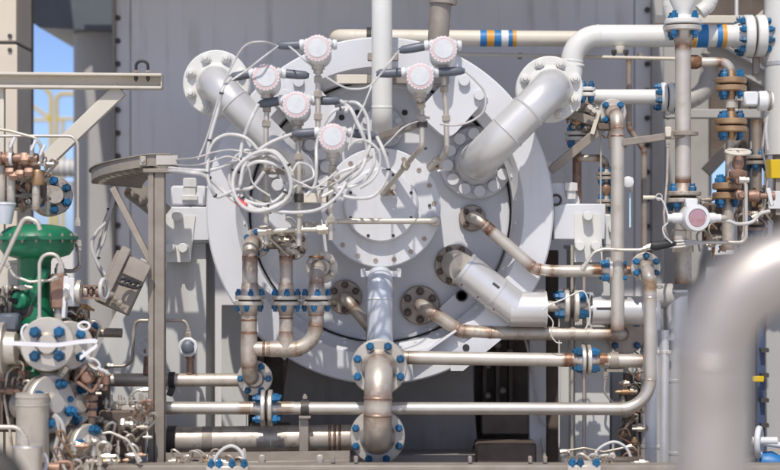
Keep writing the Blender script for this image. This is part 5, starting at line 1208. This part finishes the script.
# low clutter along the skid left of centre
T=thing('low_tray','low grey metal trough lying on the skid under the thick drain header','trough',P(215,466,-.55))
part('trough',MB().bar(P(166,463,-.58),P(350,461,-.58),.16,.03,bevel=.006),M['galv'],T)
part('trough_lip',MB().bar(P(166,458,-.5),P(350,456,-.5),.01,.05),M['galv'],T)
for q in(186,214,262,320): part('clip',MB().box(P(q,460,-.66),(.03,.02,.05),None,.004),M['steel'],T)
# far right column, blue valve, yellow tag
T=thing('edge_column','brown-grey column at the right edge behind the blurred pipe','column',P(778,470,.5))
part('shaft',MB().box((P(780,0,.5).x,.6,(P(0,240,.5).z+DECK)/2),(S(28,.5),.2,P(0,240,.5).z-DECK),None,.006),M['vessel'],T)
T=thing('blue_hand_valve','blue valve with a white hand wheel at the lower right edge','valve',P(760,470,-.3))
part('wheel',MB().torus(P(759,442,-.35),Vector((1,-.35,0)),S(13),S(3),24,10),M['head'],T)
part('hub',MB().lathe([(0,0),(S(4),0),(S(4),.12),(0,.12)],P(752,441,-.35),X,14),M['head'],T)
part('stem',MB().tube(pxs([(752,441),(785,446)],-.35),S(3),12),M['head'],T)
part('body',MB().lathe([(0,0),(S(10),0),(S(12),.05),(S(8),.1),(0,.12)],P(760,462,-.3),Vector((1,-.3,-.1)),18),M['blueband'],T)
T=thing('blue_post','dark blue upright post behind the blurred pipe at right','post',P(760,470,.3))
part('post',MB().bar(P(760,300,.3),P(760,470,.3),S(8),.06,up=Y),M['navy'],T)
part('tag_plate',MB().box(P(758,379,.2),(S(12),.02,S(6)),None,.004),M['yellow'],T)
for k in range(4): part('step',MB().box(P(764,350+k*25,.25),(S(8),.06,.02)),M['dark'],T)

# ================================================================== FOREGROUND, OUT OF FOCUS
yf=-5.0
T=thing('foreground_pipe','large blurred bare pipe elbow close to the camera at right','pipe',P(712,800,yf))
rf=S(38,yf)
run(T,[Vector((P(712,0,yf).x,yf,.0)),P(712,262,yf),P(1100,262,yf)],rf,M['fore'],bend=2.6,tint=.0,seg=48)
part('weld_bead',MB().lathe([(rf*.99,-.012),(rf*1.03,-.004),(rf*1.03,.004),(rf*.99,.012)],P(712,359,yf),Z,48),M['fore'],T)
T=thing('foreground_elbow','dark blurred rounded casting close to the camera at the bottom left corner','casting',P(0,560,-4.2))
part('body',MB().tube(smooth_path(pxs([(-50,462),(10,462),(10,620)],-4.2),S(26,-4.2)),S(18,-4.2),28),M['dark'],T)
part('collar',MB().lathe([(S(18,-4.2),-.01),(S(20,-4.2),-.01),(S(20,-4.2),.02),(S(18,-4.2),.02)],P(10,520,-4.2),Z,28),M['dark'],T)

# extra brown piping and clutter behind the right-hand stacks
T=thing('pale_elbow_pipe','large pale grey elbow pipe behind the tall riser at upper right','pipe',P(690,112,.6))
run(T,[P(716,30,.75),P(706,92,.75),P(664,112,.75)],S(9,.7),M['vessel'],bend=2.6,tint=0,weld=False)
T=thing('rear_drop_pipe','brown drop pipe with a blue-bolted flange pair behind the valve stack','pipe',P(757,250,.35))
run(T,[P(757,120,.35),P(757,262,.35)],S(5,.35),M['dull'],tint=1,weld=False)
flange_pair(T,P(757,160,.35),Z,S(11,.35),.02,M['dull'],4,.72,S(3.2),gap=.01,phase=R_(20))
flange_pair(T,P(757,226,.35),Z,S(11,.35),.02,M['dull'],4,.72,S(3.2),gap=.01,phase=R_(20))
T=thing('rear_bypass_pipe','thin stained bypass pipe stepping down behind the small valve train','pipe',P(640,250,.3))
run(T,[P(629,60,.5),P(629,128,.5),P(644,150,.5),P(644,262,.5)],S(3,.5),M['dull'],bend=3,tint=1,weld=False)
clutter('cluster of brown fittings and tubes beside the tall riser flange','fitting_cluster',(700,196,726,250),-.02,16,mx,11)
clutter('cluster of rusty fittings below the yellow sign','fitting_cluster',(748,186,776,226),.12,16,mx,12)
clutter('cluster of rusty fittings between the strut brace and the slim riser','fitting_cluster',(566,108,606,132),.06,14,mx,13)
clutter('cluster of copper fittings on the brown valve column low at right','fitting_cluster',(622,372,644,462),.0,24,['rust','brass','steel_b','dull'],14)
clutter('cluster of small fittings under the clad branch pipe','fitting_cluster',(588,318,640,346),.1,14,['steel_b','dull','steel','brass'],15)
clutter('cluster of small fittings around the two rear manifold risers','fitting_cluster',(262,226,304,252),-.5,16,['steel','steel_b','bright'],16)
clutter('cluster of small fittings on the skid edge at lower right','fitting_cluster',(560,456,650,468),-.70,20,['steel','bright','steel_b','brass'],17)
clutter('cluster of small fittings on the skid edge under the thick drain header','fitting_cluster',(168,456,250,468),-.70,20,['steel','bright','steel_b','brass'],18)
for i,(lab,pl,y) in enumerate((('thin tube dropping beside the tall riser to the splice',[(668,140),(667,180),(664,214),(666,238)],-.28),('thin tube looping in front of the rear drop pipe',[(766,118),(762,150),(768,176),(764,210),(752,218)],.05),('thin stained tube from the clamp plate down to the brown valve column',[(606,372),(604,392),(612,402),(624,404)],-.05),('slim tube along the cream panel foot into the clutter',[(560,452),(584,448),(604,452),(632,446)],-.1))):
    tubing(lab,pxs(pl,y),S(1.3),M['steel_b'],.04)
